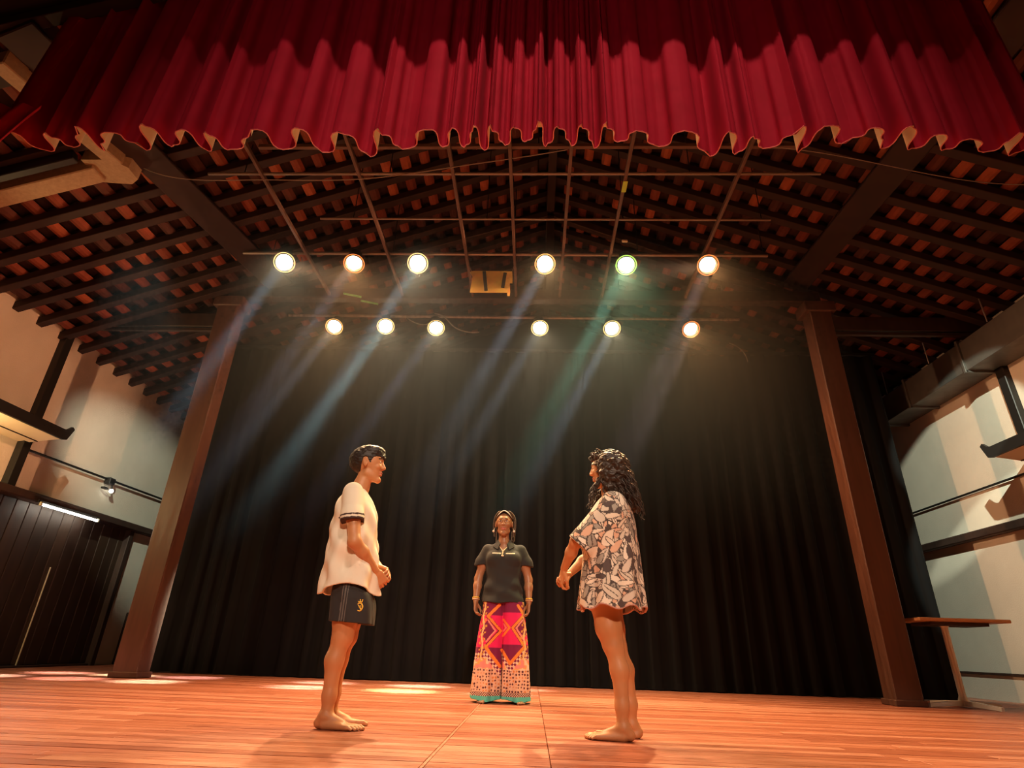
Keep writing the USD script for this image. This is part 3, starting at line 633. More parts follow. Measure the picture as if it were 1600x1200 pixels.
# ---------------------------------------------------------------- boy: profile, facing +x, hands joined in front
def boy(t):
    f = Field(steps((-.24, .30, .0036)), steps((-.27, .27, .0040)), steps((-.01, .09, .003), (.09, .70, .006), (.70, .92, .0034), (.92, 1.32, .006), (1.32, 1.64, .003)))
    for s_, ax_, hd in ((-1, -.055, -.28), (1, -.058, .12)):
        y = s_*.088
        f.chain([(-.035, y*.95, .86), (-.030, y, .70), (-.028, y, .53), (-.030, y, .455)], [.078, .076, .064, .054], .03)
        f.chain([(-.030, y, .455), (-.056, y, .33), (ax_-.0, y, .16), (ax_, y, .075)], [.052, .048, .035, .032], .03)
        f.cone((-.012, y, .45), (-.012, y, .47), .040, .040, .02)
        foot(f, (ax_, y), hd, 1.0, s_)
    f.loft([.80, .90, 1.0, 1.12, 1.24, 1.30], [-.04, -.04, -.05, -.065, -.08, -.085], 0, [.095, .085, .085, .095, .085, .055], [.135, .125, .125, .135, .135, .095], 2.2, .02)
    f.chain([(-.075, 0, 1.26), (-.058, 0, 1.34), (-.045, 0, 1.40)], [.058, .047, .047], .03)
    o, R, sc = (-.030, 0, 1.478), rot((0, 1, 0), -2)@rot((0, 0, 1), -4), 1.0
    head(f, o, R, sc, .86, .99)
    # arms
    for s_, sh, el, wr in ((-1, (-.080, -.160, 1.240), (-.020, -.226, .955), (.100, -.070, .820)), (1, (-.080, .160, 1.240), (-.015, .215, .965), (.112, .055, .850))):
        f.chain([sh, V(*sh)*.5+V(*el)*.5, el], [.042, .041, .036], .02); f.chain([el, V(*el)*.62+V(*wr)*.38+V(0, 0, .004), wr], [.037, .036, .024], .02)
    hand(f, (.110, -.066, .812), (.55, .48, -.72), (-.3, .85, .35), -1, (38, 62, 45), .95, .06, (.6, .3))
    hand(f, (.118, .052, .846), (.70, -.62, -.32), (-.35, -.55, -.75), 1, (40, 60, 40), .95, .08, (.2, .4))
    m = clean(f.mesh(), 4); c = skin_cols(m, (.52, .225, .095), 3); paint_face(c, m.vertices, o, R, sc, (.48, .17, .12), (.03, .018, .012))
    z = m.vertices[:, 2]
    obj('body', m, M_SKIN[0], t, smooth=True, colors=c)
    # hair: short at the sides, longer swept forward on top
    h = Field(steps((-.18, .11, .003)), steps((-.11, .11, .003)), steps((1.38, 1.64, .003)))
    P = lambda x, y, z: V(*o)+R@V(x, y, z)
    h.ell(P(-.024, 0, .033), (.106, .083, .092), .0, R); h.ell(P(.015, 0, .088), (.086, .068, .044), .03, R)
    h.cone(P(.045, -.03, .085), P(.086, -.03, .050), .027, .012, .02); h.cone(P(.045, .03, .085), P(.086, .03, .050), .027, .012, .02); h.cone(P(.05, 0, .088), P(.095, 0, .050), .027, .013, .02)
    def line(X, Y, Z):
        p = np.stack(np.broadcast_arrays(X, Y, Z), -1); q = (p-V(*o))@R; x, y, z = q[..., 0], q[..., 1], q[..., 2]
        lim = np.interp(x, [-.12, -.063, -.045, -.032, -.024, .0, .018, .030, .040, .075, .11], [-.092, -.088, -.050, .0, .036, .040, .0, .008, .040, .046, .034])
        st = .0045*np.sin(y*420+x*90)+.010*noise3(p*np.array([1, 1, .5]), 70, 5)
        return np.maximum(lim-z+.4*st, -.03)
    h.cut(line)
    X, Y, Z = np.meshgrid(*h.ax, indexing='ij'); pp = np.stack([X, Y, Z], -1); h.d += (.0055*noise3(pp*np.array([.35, 1, .6]), 190, 8)+.004*noise3(pp, 60, 2)).astype(np.float32)
    obj('hair', clean(h.mesh(), 2), M_HAIRK, t, smooth=True)
    # shirt
    g = Field(steps((-.26, .20, .004)), steps((-.30, .30, .0045)), steps((.66, 1.36, .0042)))
    def wr_(X, Y, Z, CX, CY):
        a = np.arctan2(Y-CY, X-CX); return .012*np.sin(a*7+Z*4)*np.clip((1.15-Z)/.5, 0, 1)+.005*np.sin(a*3-Z*26)*np.clip((1.2-Z)/.3, 0, 1)+.0045*np.sin(Z*38+a*5)+.004*np.sin(a*11-Z*17)*np.clip((1.2-Z)/.25, 0, 1)
    g.loft([.645, .78, .90, 1.02, 1.14, 1.23, 1.275, 1.305], [-.035, -.045, -.054, -.060, -.066, -.075, -.080, -.080], 0, [.178, .162, .148, .142, .132, .106, .080, .055], [.205, .195, .182, .178, .182, .180, .150, .105], 2.3, .02, wr_)
    g2 = Field(*g.ax)
    for s_ in (-1, 1):
        g2.chain([(-.080, s_*.150, 1.262), (-.056, s_*.200, 1.10), (-.044, s_*.226, 1.00)], [.060, .064, .064], .025)
    g2.cut(lambda X, Y, Z: 1.078+.12*(X+.06)-Z+0*Y)
    g.mix((slice(None),)*3, g2.d, .02); g.hollow(.013)
    g.cut(lambda X, Y, Z: .700+.018*np.sin((X+.05)*16+1.2)+.010*np.sin(Y*24)+0.10*np.maximum(X-.05, 0)*0-Z)
    g.cut(lambda X, Y, Z: -(np.sqrt((X+.050)**2+(Y*1.0)**2+((Z-1.345)*.8)**2)-.064))
    m = clean(g.mesh(), 3); v = m.vertices; c = garment_cols(m, (.78, .69, .55))
    slv = (np.abs(v[:, 1]) > .16) & (v[:, 2] < 1.145); e = 1.078+.12*(v[:, 0]+.06); hh = v[:, 2]-e
    c[slv & (hh > -.01) & (hh < .012)] = (.045, .02, .018); c[slv & (hh > .024) & (hh < .034)] = (.045, .02, .018)
    obj('shirt', m, M_CLOTH, t, smooth=True, colors=c)
    # shorts
    g = Field(steps((-.18, .18, .004)), steps((-.22, .22, .0045)), steps((.47, .86, .0042)))
    g.loft([.655, .74, .84], [-.01, -.04, -.05], 0, [.112, .085, .080], [.176, .160, .145], 2.4, .02)
    for s_ in (-1, 1): g.loft([.48, .60, .67, .72, .76], [.004, .0, -.010, -.03, -.04], s_*.092, [.120, .119, .112, .090, .080], [.098, .094, .090, .082, .074], 2.4, .012, lambda X, Y, Z, CX, CY: .004*np.sin(np.arctan2(Y-CY, X-CX)*6+Z*9))
    g.hollow(.012); g.cut(lambda X, Y, Z: .524-.05*X-Z+0*Y)
    m = clean(g.mesh(), 3); v = m.vertices; c = garment_cols(m, (.022, .019, .019))
    side = np.abs(v[:, 1]) > .15
    for x0 in (-.050, -.036, -.022): c[side & (np.abs(v[:, 0]-x0-.0*v[:, 2]) < .0036)] = (.12, .105, .095)
    obj('shorts', m, M_CLOTH, t, smooth=True, colors=c)
    # crest on the right leg of the shorts: a ring with a small crown on top
    an = np.linspace(0, 2*PI, 30)
    cr = xf('crest', (.052, -.176, .606), math.radians(-10), parent=t, label='golden round crest with a crown')
    ring = tube([V(.017*math.cos(a), 0, .020*math.sin(a)) for a in an], .0045, 6); bar = rod((-.009, 0, .012), (.010, 0, -.012), .004, 6); b2 = rod((-.004, 0, .0), (.008, 0, .006), .004, 6)
    cw = join(rod((-.012, 0, .026), (.012, 0, .026), .004, 6), *[rod((x, 0, .026), (x*1.25, 0, .042), .0035, 6) for x in (-.011, 0, .011)])
    obj('ring', join(ring, bar, b2), M_CREST, cr); obj('crown', cw, M_CREST, cr)
    obj('wristband', tube([V(.078, -.094, .836)+.031*(math.cos(a)*V(.62, -.05, .78)+math.sin(a)*V(.40, .90, -.17)) for a in np.linspace(0, 2*PI, 24)], .004, 6), M_BAND, t)
    # nails on the toes are too small to see; the soles rest on the floor
M_BOYTEE = mat('cream_cotton', (.70, .60, .46), .85); M_CREST = mat('gold_thread', (.80, .50, .06), .5); M_BAND = mat('brown_band', (.14, .05, .03), .6)
place_person('person', (-1.05, 3.58, 0), math.radians(9), 'barefoot person in white t-shirt and black shorts, standing in profile on the left', boy)

# ---------------------------------------------------------------- girl: profile turned a little away, facing -x
def curl_strands(starts, ends, amp, rad, seed, turns=26, n=34, lift=.03, sides=5):
    r = np.random.default_rng(seed); out = []
    for p, q in zip(starts, ends):
        p, q = V(*p), V(*q); t = np.linspace(0, 1, n)[:, None]; mid = p*.45+q*.55; o = p-V(.02, 0, 1.45); o[2] = 0; o /= np.linalg.norm(o)+1e-9
        mid = mid+o*lift+V(0, 0, .04); c = (1-t)**2*p+2*t*(1-t)*mid+t*t*q
        ph = r.uniform(0, 2*PI); w = turns*np.linalg.norm(q-p)*r.uniform(2.6, 4.2)*t; a = amp*np.minimum(1, t*3+.15)*r.uniform(.7, 1.2)
        a = a*min(1, np.linalg.norm(q-p)/.12); c = c+a*np.column_stack([np.cos(w+ph), np.sin(w+ph), .5*np.sin(w*.7)])
        out.append(tube(c, rad*np.linspace(1, .55, n)*r.uniform(.8, 1.2), sides))
    return out
def leaf_print(v, ctr, seed, n=1350):
    """printed leaves: cream, grey and peach blades with dark edges on a brown ground, laid around the axis"""
    r = np.random.default_rng(seed); u = np.arctan2(v[:, 1]-ctr[1], v[:, 0]-ctr[0])*.19; w = v[:, 2]
    c = np.tile(np.array((.075, .052, .045)), (len(v), 1)); inks = [(.74, .60, .47), (.78, .65, .52), (.64, .53, .42), (.34, .29, .24), (.68, .40, .27), (.09, .06, .055), (.64, .52, .42)]
    top = np.full(len(v), -1)
    for k in range(n):
        cu, cw = r.uniform(-.61, .61), r.uniform(.58, 1.38); a = r.uniform(0, PI) if r.random() < .5 else r.uniform(.9, 2.2); L = r.uniform(.016, .054); W = L*r.uniform(.28, .48)
        du = u-cu; dw = w-cw; near = (np.abs(du) < L*1.2) & (np.abs(dw) < L*1.2); i = np.nonzero(near)[0]
        if not len(i): continue
        x = du[i]*math.cos(a)+dw[i]*math.sin(a); y = -du[i]*math.sin(a)+dw[i]*math.cos(a); y = y-.25*W*np.sin(x/L*2.2)
        s = np.abs(x)/L; wd = W*np.sqrt(np.maximum(0, 1-s**2))*(1-.35*x/L); ed = np.abs(y)-wd
        dark = i[(ed < .0036) & (s < 1)]; c[dark] = (.060, .042, .036)
        inn = i[(ed < -.0005) & (s < .98)]; c[inn] = inks[int(r.integers(len(inks)))]
        if r.random() < .35: mid = i[(np.abs(y) < .0022) & (s < .75)]; c[mid] = (.10, .075, .06)
    return c
def girl(t):
    f = Field(steps((-.24, .42, .0038)), steps((-.27, .27, .0042)), steps((-.01, .09, .003), (.09, .74, .006), (.74, .92, .0034), (.92, 1.32, .006), (1.32, 1.62, .003)))
    for s_, dx in ((1, 0.0), (-1, -.028)):
        y = s_*.080
        f.chain([(.075, y, .86), (.072, y*.95, .70), (.050, y*.95, .54), (.030, y*.95, .46)], [.092, .086, .070, .056], .03)
        f.chain([(.028, y*.95, .45), (.000+dx*.5, y*.95, .33), (-.006+dx, y, .16), (-.004+dx, y, .075)], [.051, .047, .034, .031], .03)
        f.cone((.045, y*.95, .46), (.045, y*.95, .47), .038, .038, .02)
        foot(f, (-.004+dx, y), .05*s_, .98, s_)
    f.loft([.80, .95, 1.06, 1.18, 1.26, 1.30], [.06, .02, .01, .01, .005, .0], 0, [.09, .08, .085, .09, .07, .05], [.14, .12, .12, .13, .13, .09], 2.2, .03)
    f.chain([(.0, 0, 1.26), (.022, 0, 1.33), (.032, 0, 1.39)], [.055, .044, .044], .03)
    o, R, sc = (.040, 0, 1.474), rot((0, 1, 0), 2), .97
    head(f, o, R, sc, .85, .97, True)
    for s_, el, wr in ((1, (.205, .205, .995), (.305, .055, .865)), (-1, (.185, -.205, .985), (.290, -.055, .850))):
        sh = (.01, s_*.150, 1.225)
        f.chain([sh, V(*sh)*.5+V(*el)*.5, el], [.045, .039, .034], .03); f.chain([el, V(*el)*.6+V(*wr)*.4, wr], [.034, .033, .022], .02)
    hand(f, (.308, .050, .860), (.35, -.45, -.82), (-.72, -.55, -.2), 1, (30, 52, 40), .92, .09, (.3, .2))
    hand(f, (.292, -.050, .845), (.28, .55, -.78), (.70, .30, .5), -1, (45, 60, 45), .92, .06, (.7, .6))
    m = clean(f.mesh(), 4); c = skin_cols(m, (.52, .225, .092), 6); paint_face(c, m.vertices, o, R, sc, (.46, .17, .13), (.04, .022, .014))
    obj('body', m, M_SKIN[1], t, smooth=True, colors=c)
    # tunic with wide sleeves to the elbow
    g = Field(steps((-.25, .36, .0044)), steps((-.34, .34, .0048)), steps((.60, 1.38, .0044)))
    def wv(X, Y, Z, CX, CY):
        a = np.arctan2(Y-CY, X-CX); k = np.clip((1.12-Z)/.45, 0, 1); return k*(.009*np.sin(a*9+.6*np.sin(Z*9))+.004*np.sin(a*17+2))
    g.loft([.615, .70, .82, .94, 1.06, 1.15, 1.22, 1.27, 1.315], [.035, .034, .030, .026, .018, .006, -.002, -.004, .0], 0, [.196, .188, .177, .168, .150, .130, .106, .076, .050], [.255, .245, .230, .218, .205, .195, .180, .135, .075], 2.2, .02, wv)
    g2 = Field(*g.ax)
    for s_, el in ((1, V(.222, .214, .965)), (-1, V(.198, -.214, .955))):
        g2.cone((-.01, s_*.12, 1.235), el, .062, .056, .05); g2.cone((.0, s_*.15, 1.15), el+V(-.05, 0, -.015), .07, .052, .06)
    A = V(.212, 0, -.245)/np.linalg.norm(V(.212, 0, -.245)); lim = V(.203, 0, .990)@A
    g2.cut(lambda X, Y, Z: X*A[0]+Z*A[2]-lim+0*Y)
    g.mix((slice(None),)*3, g2.d, .06); g.hollow(.013)
    g.cut(lambda X, Y, Z: .640+.012*np.sin(np.arctan2(Y, X-.03)*9+1)+.03*np.clip(X-.05, 0, 1)*0-Z)
    g.cut(lambda X, Y, Z: -(np.sqrt((X-.024)**2+(Y*.9)**2+((Z-1.345)*.8)**2)-.064))
    m = clean(g.mesh(), 3); v = m.vertices
    c = leaf_print(v, (.02, 0), 21)
    lo = v[:, 2] < .648+.012*np.sin(np.arctan2(v[:, 1], v[:, 0]-.03)*9+1); c[lo] = (.50, .27, .22)
    obj('tunic', m, M_CLOTH, t, smooth=True, colors=c)
    # long dark curly hair
    h = Field(steps((-.22, .19, .004)), steps((-.20, .20, .004)), steps((1.16, 1.64, .004)))
    P = lambda x, y, z: V(*o)+R@(V(x, y, z)*sc)
    h.ell(P(-.026, 0, .036), (.106, .092, .093), .0, R); h.ell(P(.045, 0, .085), (.045, .062, .030), .03, R)
    for s_ in (-1, 1): h.chain([P(-.02, s_*.070, .03), P(-.018, s_*.088, -.05), P(-.025, s_*.098, -.13)], [.052, .044, .036], .04)
    h.chain([P(-.07, 0, .0), P(-.10, 0, -.09), P(-.135, 0, -.18), P(-.165, 0, -.255)], [.085, .068, .052, .030], .05, (0, 1, 0, 1.6))
    h.cone(P(.105, .0, -.015), P(.105, 0, -.10), .052, .05, .0, sub=True); h.ell(P(.085, 0, -.02), (.062, .066, .080), .015, R, sub=True)
    X, Y, Z = np.meshgrid(*h.ax, indexing='ij'); pp = np.stack([X, Y, Z], -1); h.d += (.022*noise3(pp, 42, 3)+.010*noise3(pp, 95, 4)).astype(np.float32)
    hm = clean(h.mesh(), 1)
    r = np.random.default_rng(31); st, en = [], []
    for k in range(230):
        a = r.uniform(-PI, PI); el = r.uniform(-.3, 1.2); s0 = P(-.026+.100*math.cos(a)*math.cos(el), .086*math.sin(a)*math.cos(el), .036+.088*math.sin(el))
        if math.cos(a) > .55 and el < .75: continue
        back = math.cos(a) < .25; zz = r.uniform(1.17, 1.32) if back else r.uniform(1.25, 1.34)
        en.append(V(-.055-.10*r.random()-.02*(1.32-zz)/.1 if back else r.uniform(-.06, .05), .115*math.sin(a)+r.uniform(-.03, .03), zz) if not (not back and r.random() < .0) else s0); st.append(s0)
    for k in range(16): st.append(P(-.005, .092+r.uniform(-.01, .01), r.uniform(-.08, -.02))); en.append(V(.125+r.uniform(-.02, .03), .095+r.uniform(-.02, .02), r.uniform(1.205, 1.28)))
    for k in range(16): st.append(P(-.005, -.092+r.uniform(-.01, .01), r.uniform(-.08, -.02))); en.append(V(.125+r.uniform(-.02, .03), -.10+r.uniform(-.02, .02), r.uniform(1.205, 1.28)))
    for k in range(40): s0 = P(r.uniform(.01, .07), r.uniform(-.06, .06), r.uniform(.075, .112)); st.append(s0); en.append(s0+V(r.uniform(.0, .03), r.uniform(-.03, .03), r.uniform(-.035, .0)))
    hs = join(*curl_strands(st, en, .0085, .0042, 5))
    obj('hair', hm, M_HAIRB, t, smooth=True); obj('curls', hs, M_HAIRB, t, smooth=True)
place_person('person', (.50, 3.55, 0), math.radians(180-14), 'barefoot person with long curly dark hair and a leaf print tunic, standing on the right', girl)

# ---------------------------------------------------------------- woman: facing the camera
def seg_dist(X, Y, pts):
    d = np.full(X.shape, 1e9)
    for (x0, y0), (x1, y1) in zip(pts[:-1], pts[1:]):
        dx, dy = x1-x0, y1-y0; t = np.clip(((X-x0)*dx+(Y-y0)*dy)/(dx*dx+dy*dy), 0, 1); d = np.minimum(d, np.hypot(X-x0-t*dx, Y-y0-t*dy))
    return d
def trouser_print(v):
    """bands of crimson with orange zigzags, a chequered line, a dotted cream band, a dark border and a teal hem"""
    s = (.79-v[:, 2])/.79; Y = s*1190; wid = np.interp(v[:, 2], [0, .42, .79], [.255, .230, .185]); X = 620+v[:, 1]/wid*np.interp(Y, [0, 1190], [262, 352])
    c = np.tile(np.array((.74, .010, .115)), (len(v), 1)); W = lambda m, k: c.__setitem__(m, k)
    MAR, ORG, PNK, CRM, TAN, BRN = (.19, .006, .06), (.92, .24, .035), (.90, .26, .22), (.82, .58, .42), (.62, .30, .05), (.09, .012, .02)
    left = X < 620; cut1 = np.where(left, 165, 122); cut2 = np.where(left, 552, 512)
    W(Y < cut1, MAR); W(Y > cut2, MAR)
    inl = ((np.abs(X-440)/160+np.abs(Y-355)/180) < 1) & (np.abs(X-440)/95+np.abs(Y-355)/125 < 1); W(inl, MAR)
    inr = (np.abs(X-870)/90+np.abs(Y-325)/115) < 1; W(inr, MAR)
    for pts, wdt, k in (([(440, 180), (600, 352), (440, 545)], 21, BRN), ([(440, 175), (604, 352), (440, 548)], 15, ORG), ([(448, 230), (540, 352), (440, 485)], 9, PNK),
                        ([(575, 35), (450, 170)], 19, ORG), ([(440, 555), (606, 770)], 19, ORG), ([(868, 165), (745, 312), (872, 512)], 21, BRN), ([(868, 160), (742, 312), (874, 515)], 15, ORG),
                        ([(862, 212), (786, 312), (868, 440)], 9, PNK), ([(630, 215), (706, 312), (630, 410)], 13, ORG), ([(632, 262), (664, 312), (632, 352)], 9, PNK),
                        ([(622, 580), (722, 735), (872, 545)], 17, ORG), ([(808, 36), (884, 152)], 17, ORG)):
        W(seg_dist(X, Y, pts) < wdt, k)
    low = np.where(left, np.interp(X, [280, 440, 606], [640, 585, 800]), np.interp(X, [622, 722, 872, 960], [610, 765, 580, 640]))
    band = Y-low
    u, w = np.floor((X+Y*.8)/34).astype(int), np.floor((X-Y*.8)/34).astype(int); chk = (u+w) % 2
    mk = (band > 0) & (band < 75); W(mk & (chk == 0), CRM); W(mk & (chk == 1), MAR)
    n = noise3(np.column_stack([X/300, Y/300, 0*X]), 9, 2)
    mk = (band >= 75) & (Y < 860); W(mk, PNK); W(mk & (n > .02), (.85, .40, .10)); W(mk & (n > .16), CRM)
    mk = (Y >= 800+30*n) & (Y < 1095) & (band > 75); W(mk, (.72, .44, .30))
    gx, gy = X/34, Y/38; cx, cy = np.floor(gx), np.floor(gy); h1 = np.abs(np.sin(cx*12.99+cy*78.2)*437.5) % 1; h2 = np.abs(np.sin(cx*39.3+cy*11.1)*917.3) % 1
    dot = np.hypot(gx-cx-.3-.4*h1, gy-cy-.3-.4*h2) < .20+.16*h2; W(mk & dot, BRN); W(mk & dot & (h1 > .75), (.65, .22, .06))
    mk = (Y > 1060) & (Y < 1105); W(mk, (.70, .46, .32)); W(mk & (((X/13).astype(int)+(Y/15).astype(int)) % 2 == 0), BRN)
    for x0 in (392, 882):
        e = x0+8*np.sin(Y/38); mk = (np.abs(X-e) < 40) & (Y < 690); W(mk & (np.abs(((X-e)/20).astype(int)+((Y)/26).astype(int)) % 3 == 0), TAN); W(mk & (np.abs(X-e) < 9), (.85, .50, .22))
    W(Y > 1105, (.10, .50, .40))
    return c
def woman(t):
    f = Field(steps((-.16, .20, .0042)), steps((-.32, .32, .0042)), steps((-.01, .09, .004), (.09, .62, .012), (.62, .84, .0036), (.84, 1.30, .006), (1.30, 1.64, .0032)))
    for s_ in (-1, 1):
        f.chain([(.0, s_*.085, .85), (.0, s_*.095, .5), (-.02, s_*.11, .075)], [.075, .055, .034], .03); foot(f, (-.015, s_*.13), s_*.25, .95, s_)
    f.loft([.80, .90, 1.0, 1.10, 1.2, 1.27, 1.31], [0, .0, .0, 0, -.005, -.015, -.02], -.02, [.09, .085, .08, .085, .085, .065, .05], [.135, .13, .12, .125, .135, .12, .08], 2.2, .02)
    f.chain([(-.02, -.025, 1.27), (-.005, -.028, 1.33), (.0, -.03, 1.40)], [.058, .046, .047], .03)
    o, R, sc = (.012, -.032, 1.492), rot((0, 1, 0), -5), 1.02
    head(f, o, R, sc, .85, .86, True)
    for s_ in (-1, 1):
        y0 = -.022; sh = (-.02, y0+s_*.165, 1.245); el = (-.025, y0+s_*.232, 1.000); wr = (.03, y0+s_*.240, .800)
        f.chain([sh, V(*sh)*.5+V(*el)*.5, el], [.046, .042, .036], .03); f.chain([el, V(*el)*.65+V(*wr)*.35, wr], [.036, .037, .024], .02)
        hand(f, (.032, y0+s_*.240, .797), (.10, -s_*.06, -1), (.25, -s_*.9, .0), s_, (24, 42, 34), .92, .07, (.35, .3))
    m = clean(f.mesh(), 3); c = skin_cols(m, (.33, .155, .08), 8); paint_face(c, m.vertices, o, R, sc, (.42, .13, .10), (.03, .016, .012))
    obj('body', m, M_SKIN[2], t, smooth=True, colors=c)
    # polo shirt
    g = Field(steps((-.20, .20, .0042)), steps((-.32, .30, .0046)), steps((.74, 1.38, .0042)))
    def wv(X, Y, Z, CX, CY):
        a = np.arctan2(Y-CY, X-CX); return np.clip((1.1-Z)/.2, 0, 1)*(.004*np.sin(Z*52+a*2.5)+.004*np.sin(Z*31-a*4))
    g.loft([.76, .84, .93, 1.01, 1.10, 1.19, 1.25, 1.295, 1.33], [0, .0, .002, .0, .004, .002, -.012, -.02, -.022], -.022, [.150, .142, .128, .116, .118, .112, .095, .072, .050], [.193, .182, .170, .159, .165, .176, .172, .128, .075], 2.3, .02, wv)
    for s_ in (-1, 1): g.ell((.070, -.022+s_*.075, 1.165), (.062, .074, .066), .03)
    g2 = Field(*g.ax)
    for s_ in (-1, 1): g2.chain([(-.02, -.022+s_*.150, 1.252), (-.024, -.022+s_*.205, 1.14), (-.02, -.022+s_*.225, 1.05)], [.060, .062, .064], .025)
    g2.cut(lambda X, Y, Z: 1.118-Z-.0*X-.10*(np.abs(Y+.022)-.2)); g.mix((slice(None),)*3, g2.d, .02); g.hollow(.013)
    g.cut(lambda X, Y, Z: .787+.006*np.sin(Y*26)-Z+0*X)
    g.cut(lambda X, Y, Z: -(np.sqrt((X+.012)**2+((Y+.026)*1.0)**2+((Z-1.37)*.75)**2)-.066))
    g.cut(lambda X, Y, Z: np.minimum(.42*(Z-1.205)-np.abs(Y+.028), X+.0))
    m = clean(g.mesh(), 3); v = m.vertices; c = garment_cols(m, (.017, .0165, .0155))
    ay = np.abs(v[:, 1]+.022); fr = v[:, 0] > .03
    c[fr & (ay > .022) & (ay < .105) & (np.abs(v[:, 2]-1.212-.02*(ay-.05)) < .0058)] = (.52, .44, .34)
    obj('polo_shirt', m, M_CLOTH, t, smooth=True, colors=c)
    # collar flaps, necklace, earrings, glasses, bracelets
    for s_ in (-1, 1):
        q = [V(.000, -.026+s_*.052, 1.348), V(-.05, -.026+s_*.052, 1.352), V(.052, -.026+s_*.030, 1.300), V(.085, -.026+s_*.052, 1.245), V(.050, -.026+s_*.098, 1.275), V(-.04, -.026+s_*.088, 1.312)]
        q2 = [p+V(.008, s_*.004, .006) for p in q]
        obj('collar', clean(trimesh.convex.convex_hull(np.array(q+q2)), 0), M_POLO, t)
    obj('collar_back', tube([V(-.016+.066*math.cos(a), -.026+.062*math.sin(a), 1.340) for a in np.linspace(PI*.45, PI*1.55, 16)], .012, 8), M_POLO, t, smooth=True)
    nk = [V(-.02+.058*math.cos(a), -.026+.056*math.sin(a), 1.325-.0*math.cos(a)) for a in (PI*.7, PI*.5)]
    for s_ in (-1, 1): obj('lanyard', tube(spline([(.0, -.026+s_*.056, 1.325), (.045, -.026+s_*.044, 1.290), (.078, -.028+s_*.016, 1.252), (.088, -.030, 1.236)], 12), .0055, 6), M_CREAM, t)
    obj('pendant', join(rod((.092, -.030, 1.238), (.110, -.032, 1.196), .006, 6), bx((.116, -.032, 1.190), (.01, .026, .016), .004)), M_CREAM, t)
    H = lambda x, y, z: V(*o)+R@(V(x, y, z)*sc)
    gl = xf('glasses', parent=t, label='thin rimmed glasses')
    for s_ in (-1, 1):
        obj('rim', tube([H(.101-.004*abs(math.sin(a)), s_*.031+.023*math.cos(a), .010+.018*math.sin(a)) for a in np.linspace(0, 2*PI, 26)], .0018, 5), M_GLASSRIM, gl)
        obj('temple', tube([H(.098, s_*.054, .014), H(.05, s_*.074, .014), H(-.01, s_*.083, .010)], .0016, 5), M_GLASSRIM, gl)
    obj('bridge', tube([H(.101, -.008, .014), H(.104, 0, .017), H(.101, .008, .014)], .0016, 5), M_GLASSRIM, gl)
    for s_ in (-1, 1):
        e = xf('earring', parent=t); obj('hook', rod(H(-.004, s_*.083, -.028), H(-.002, s_*.094, -.052), .0016, 5), M_PEARL, e)
        b = trimesh.creation.icosphere(2, .0115); b.apply_translation(H(-.002, s_*.096, -.062)); obj('bead', b, M_PEARL, e, smooth=True)
        for k, z in enumerate((.815, .828)):
            obj('bracelet', tube([V(.026+.030*math.cos(a), -.022+s_*.240+.030*math.sin(a), z+.004*math.cos(a)) for a in np.linspace(0, 2*PI, 22)], .0045, 6), M_CREAM if k == 0 else M_CREST, t)
    # braids drawn back over the head, a few falling beside the neck
    h = Field(steps((-.13, .13, .0042)), steps((-.15, .10, .0042)), steps((1.38, 1.65, .0042)))
    h.ell(H(-.024, 0, .032), V(.099, .081, .089)*sc, .0, R)
    def hl(X, Y, Z):
        q = (np.stack(np.broadcast_arrays(X, Y, Z), -1)-V(*o))@R/sc; x, y, z = q[..., 0], q[..., 1], q[..., 2]
        return np.interp(x, [-.12, -.04, .0, .03, .06, .1], [-.07, -.05, .045, .066, .088, .112])-z
    h.cut(hl); obj('hair', clean(h.mesh(), 2), M_HAIRK, t, smooth=True)
    r = np.random.default_rng(12); br = []
    for k in range(34):
        a = np.linspace(-1.30, 1.30, 34)[k]; p0 = H(.066*math.cos(a*.98)+.012, .078*math.sin(a), .105-.062*abs(math.sin(a))**1.4)
        mid = [H(.0, .076*math.sin(a*.95), .124-.070*abs(math.sin(a))**2), H(-.075, .060*math.sin(a), .100-.05*abs(math.sin(a))), H(-.118, .042*math.sin(a), .02)]
        br.append(spline([p0]+mid, 18))
    for y, z1, x in ((.092, -.115, -.01), (.100, -.150, -.03), (.090, -.165, -.045), (.082, -.14, -.06), (-.094, -.055, -.02), (-.090, -.10, -.05), (.104, -.08, .0), (.07, -.17, -.07), (-.07, -.16, -.07)):
        br.append(spline([H(.02, y*.45, .122), H(-.01, y*.93, .075), H(x, y*1.04, .0), H(x-.005, y*1.02, z1*.6), H(x+.004, y*.98, z1)], 24))
    for c_ in br:
        n = len(c_); obj('braid', tube(c_, .0062*(1+.18*np.sin(np.arange(n)*2.6)), 6), M_BRAID, t, smooth=True)
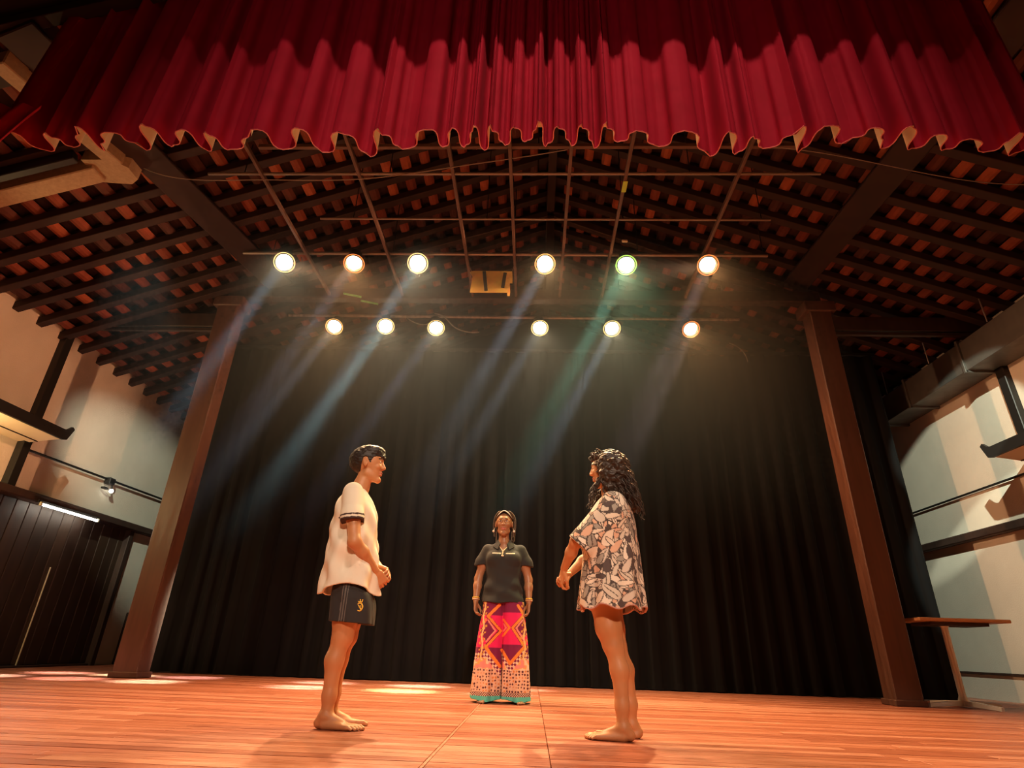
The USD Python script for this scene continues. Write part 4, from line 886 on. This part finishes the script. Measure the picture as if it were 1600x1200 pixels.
    # wide trousers
    g = Field(steps((-.24, .24, .0050)), steps((-.30, .30, .0042)), steps((-.01, .86, .0046)))
    def fold(X, Y, Z, CX, CY):
        a = np.arctan2(Y-CY, X-CX); return np.clip((.6-Z)/.6, 0, 1)*(.010*np.sin(a*7+1)+.005*np.sin(a*13))
    for s_ in (-1, 1): g.loft([.012, .10, .25, .42, .60, .70, .80], [.01, .01, .008, .005, .0, .0, .0], [s_*.128, s_*.126, s_*.120, s_*.112, s_*.100, s_*.090, s_*.082], [.150, .144, .136, .130, .126, .122, .118], [.128, .124, .121, .118, .108, .102, .104], 2.3, .006, fold)
    g.hollow(.014); g.cut(lambda X, Y, Z: .022+.010*np.sin(Y*22+1)+0*X-Z)
    m = clean(g.mesh(), 2); m.vertices[:, 1] -= .010; obj('wide_trousers', m, M_CLOTH, t, smooth=True, colors=trouser_print(np.asarray(m.vertices)+V(0, .010, 0)))
M_POLO = mat('grey_pique', (.022, .021, .020), .85); M_CREAM = mat('cream_cord', (.74, .56, .36), .6); M_GLASSRIM = mat('glasses_rim', (.50, .32, .16), .3, metal=.6)
M_PEARL = mat('pearl', (.85, .78, .68), .25); M_BRAID = mat('brown_braid', (.12, .075, .045), .45, (.05, .03, .02), 70.)
place_person('person', (-.245, 5.52, 0), math.radians(-90), 'person in dark polo shirt and wide printed trousers, standing at the back and facing front', woman)
# ---------------------------------------------------------------- haze added under the lamps to show the streak spots, thinning out downwards
haze_m = usdkit.material(stage, '/World/Looks/added_haze', {'g': ('geometry', {}), 's': ('separate_xyz', {}), 'm': ('map_range', {'range_type': 'smoothstep', 'from_min': 1.2, 'from_max': 4.0, 'to_min': 0.0, 'to_max': .0145}), 'p': ('principled_volume', {'color': (.72, .86, .95), 'anisotropy': .1})},
                         [('g.position', 's.vector'), ('s.z', 'm.value'), ('m.result', 'p.density')], volume='p.volume')
obj('added_haze', bx((-.9, 6.6, 3.2), (8.3, 2.7, 4.0)), haze_m, kind='stuff', label='thin haze added under the stage lamps to show the lens streaks', cat='haze')
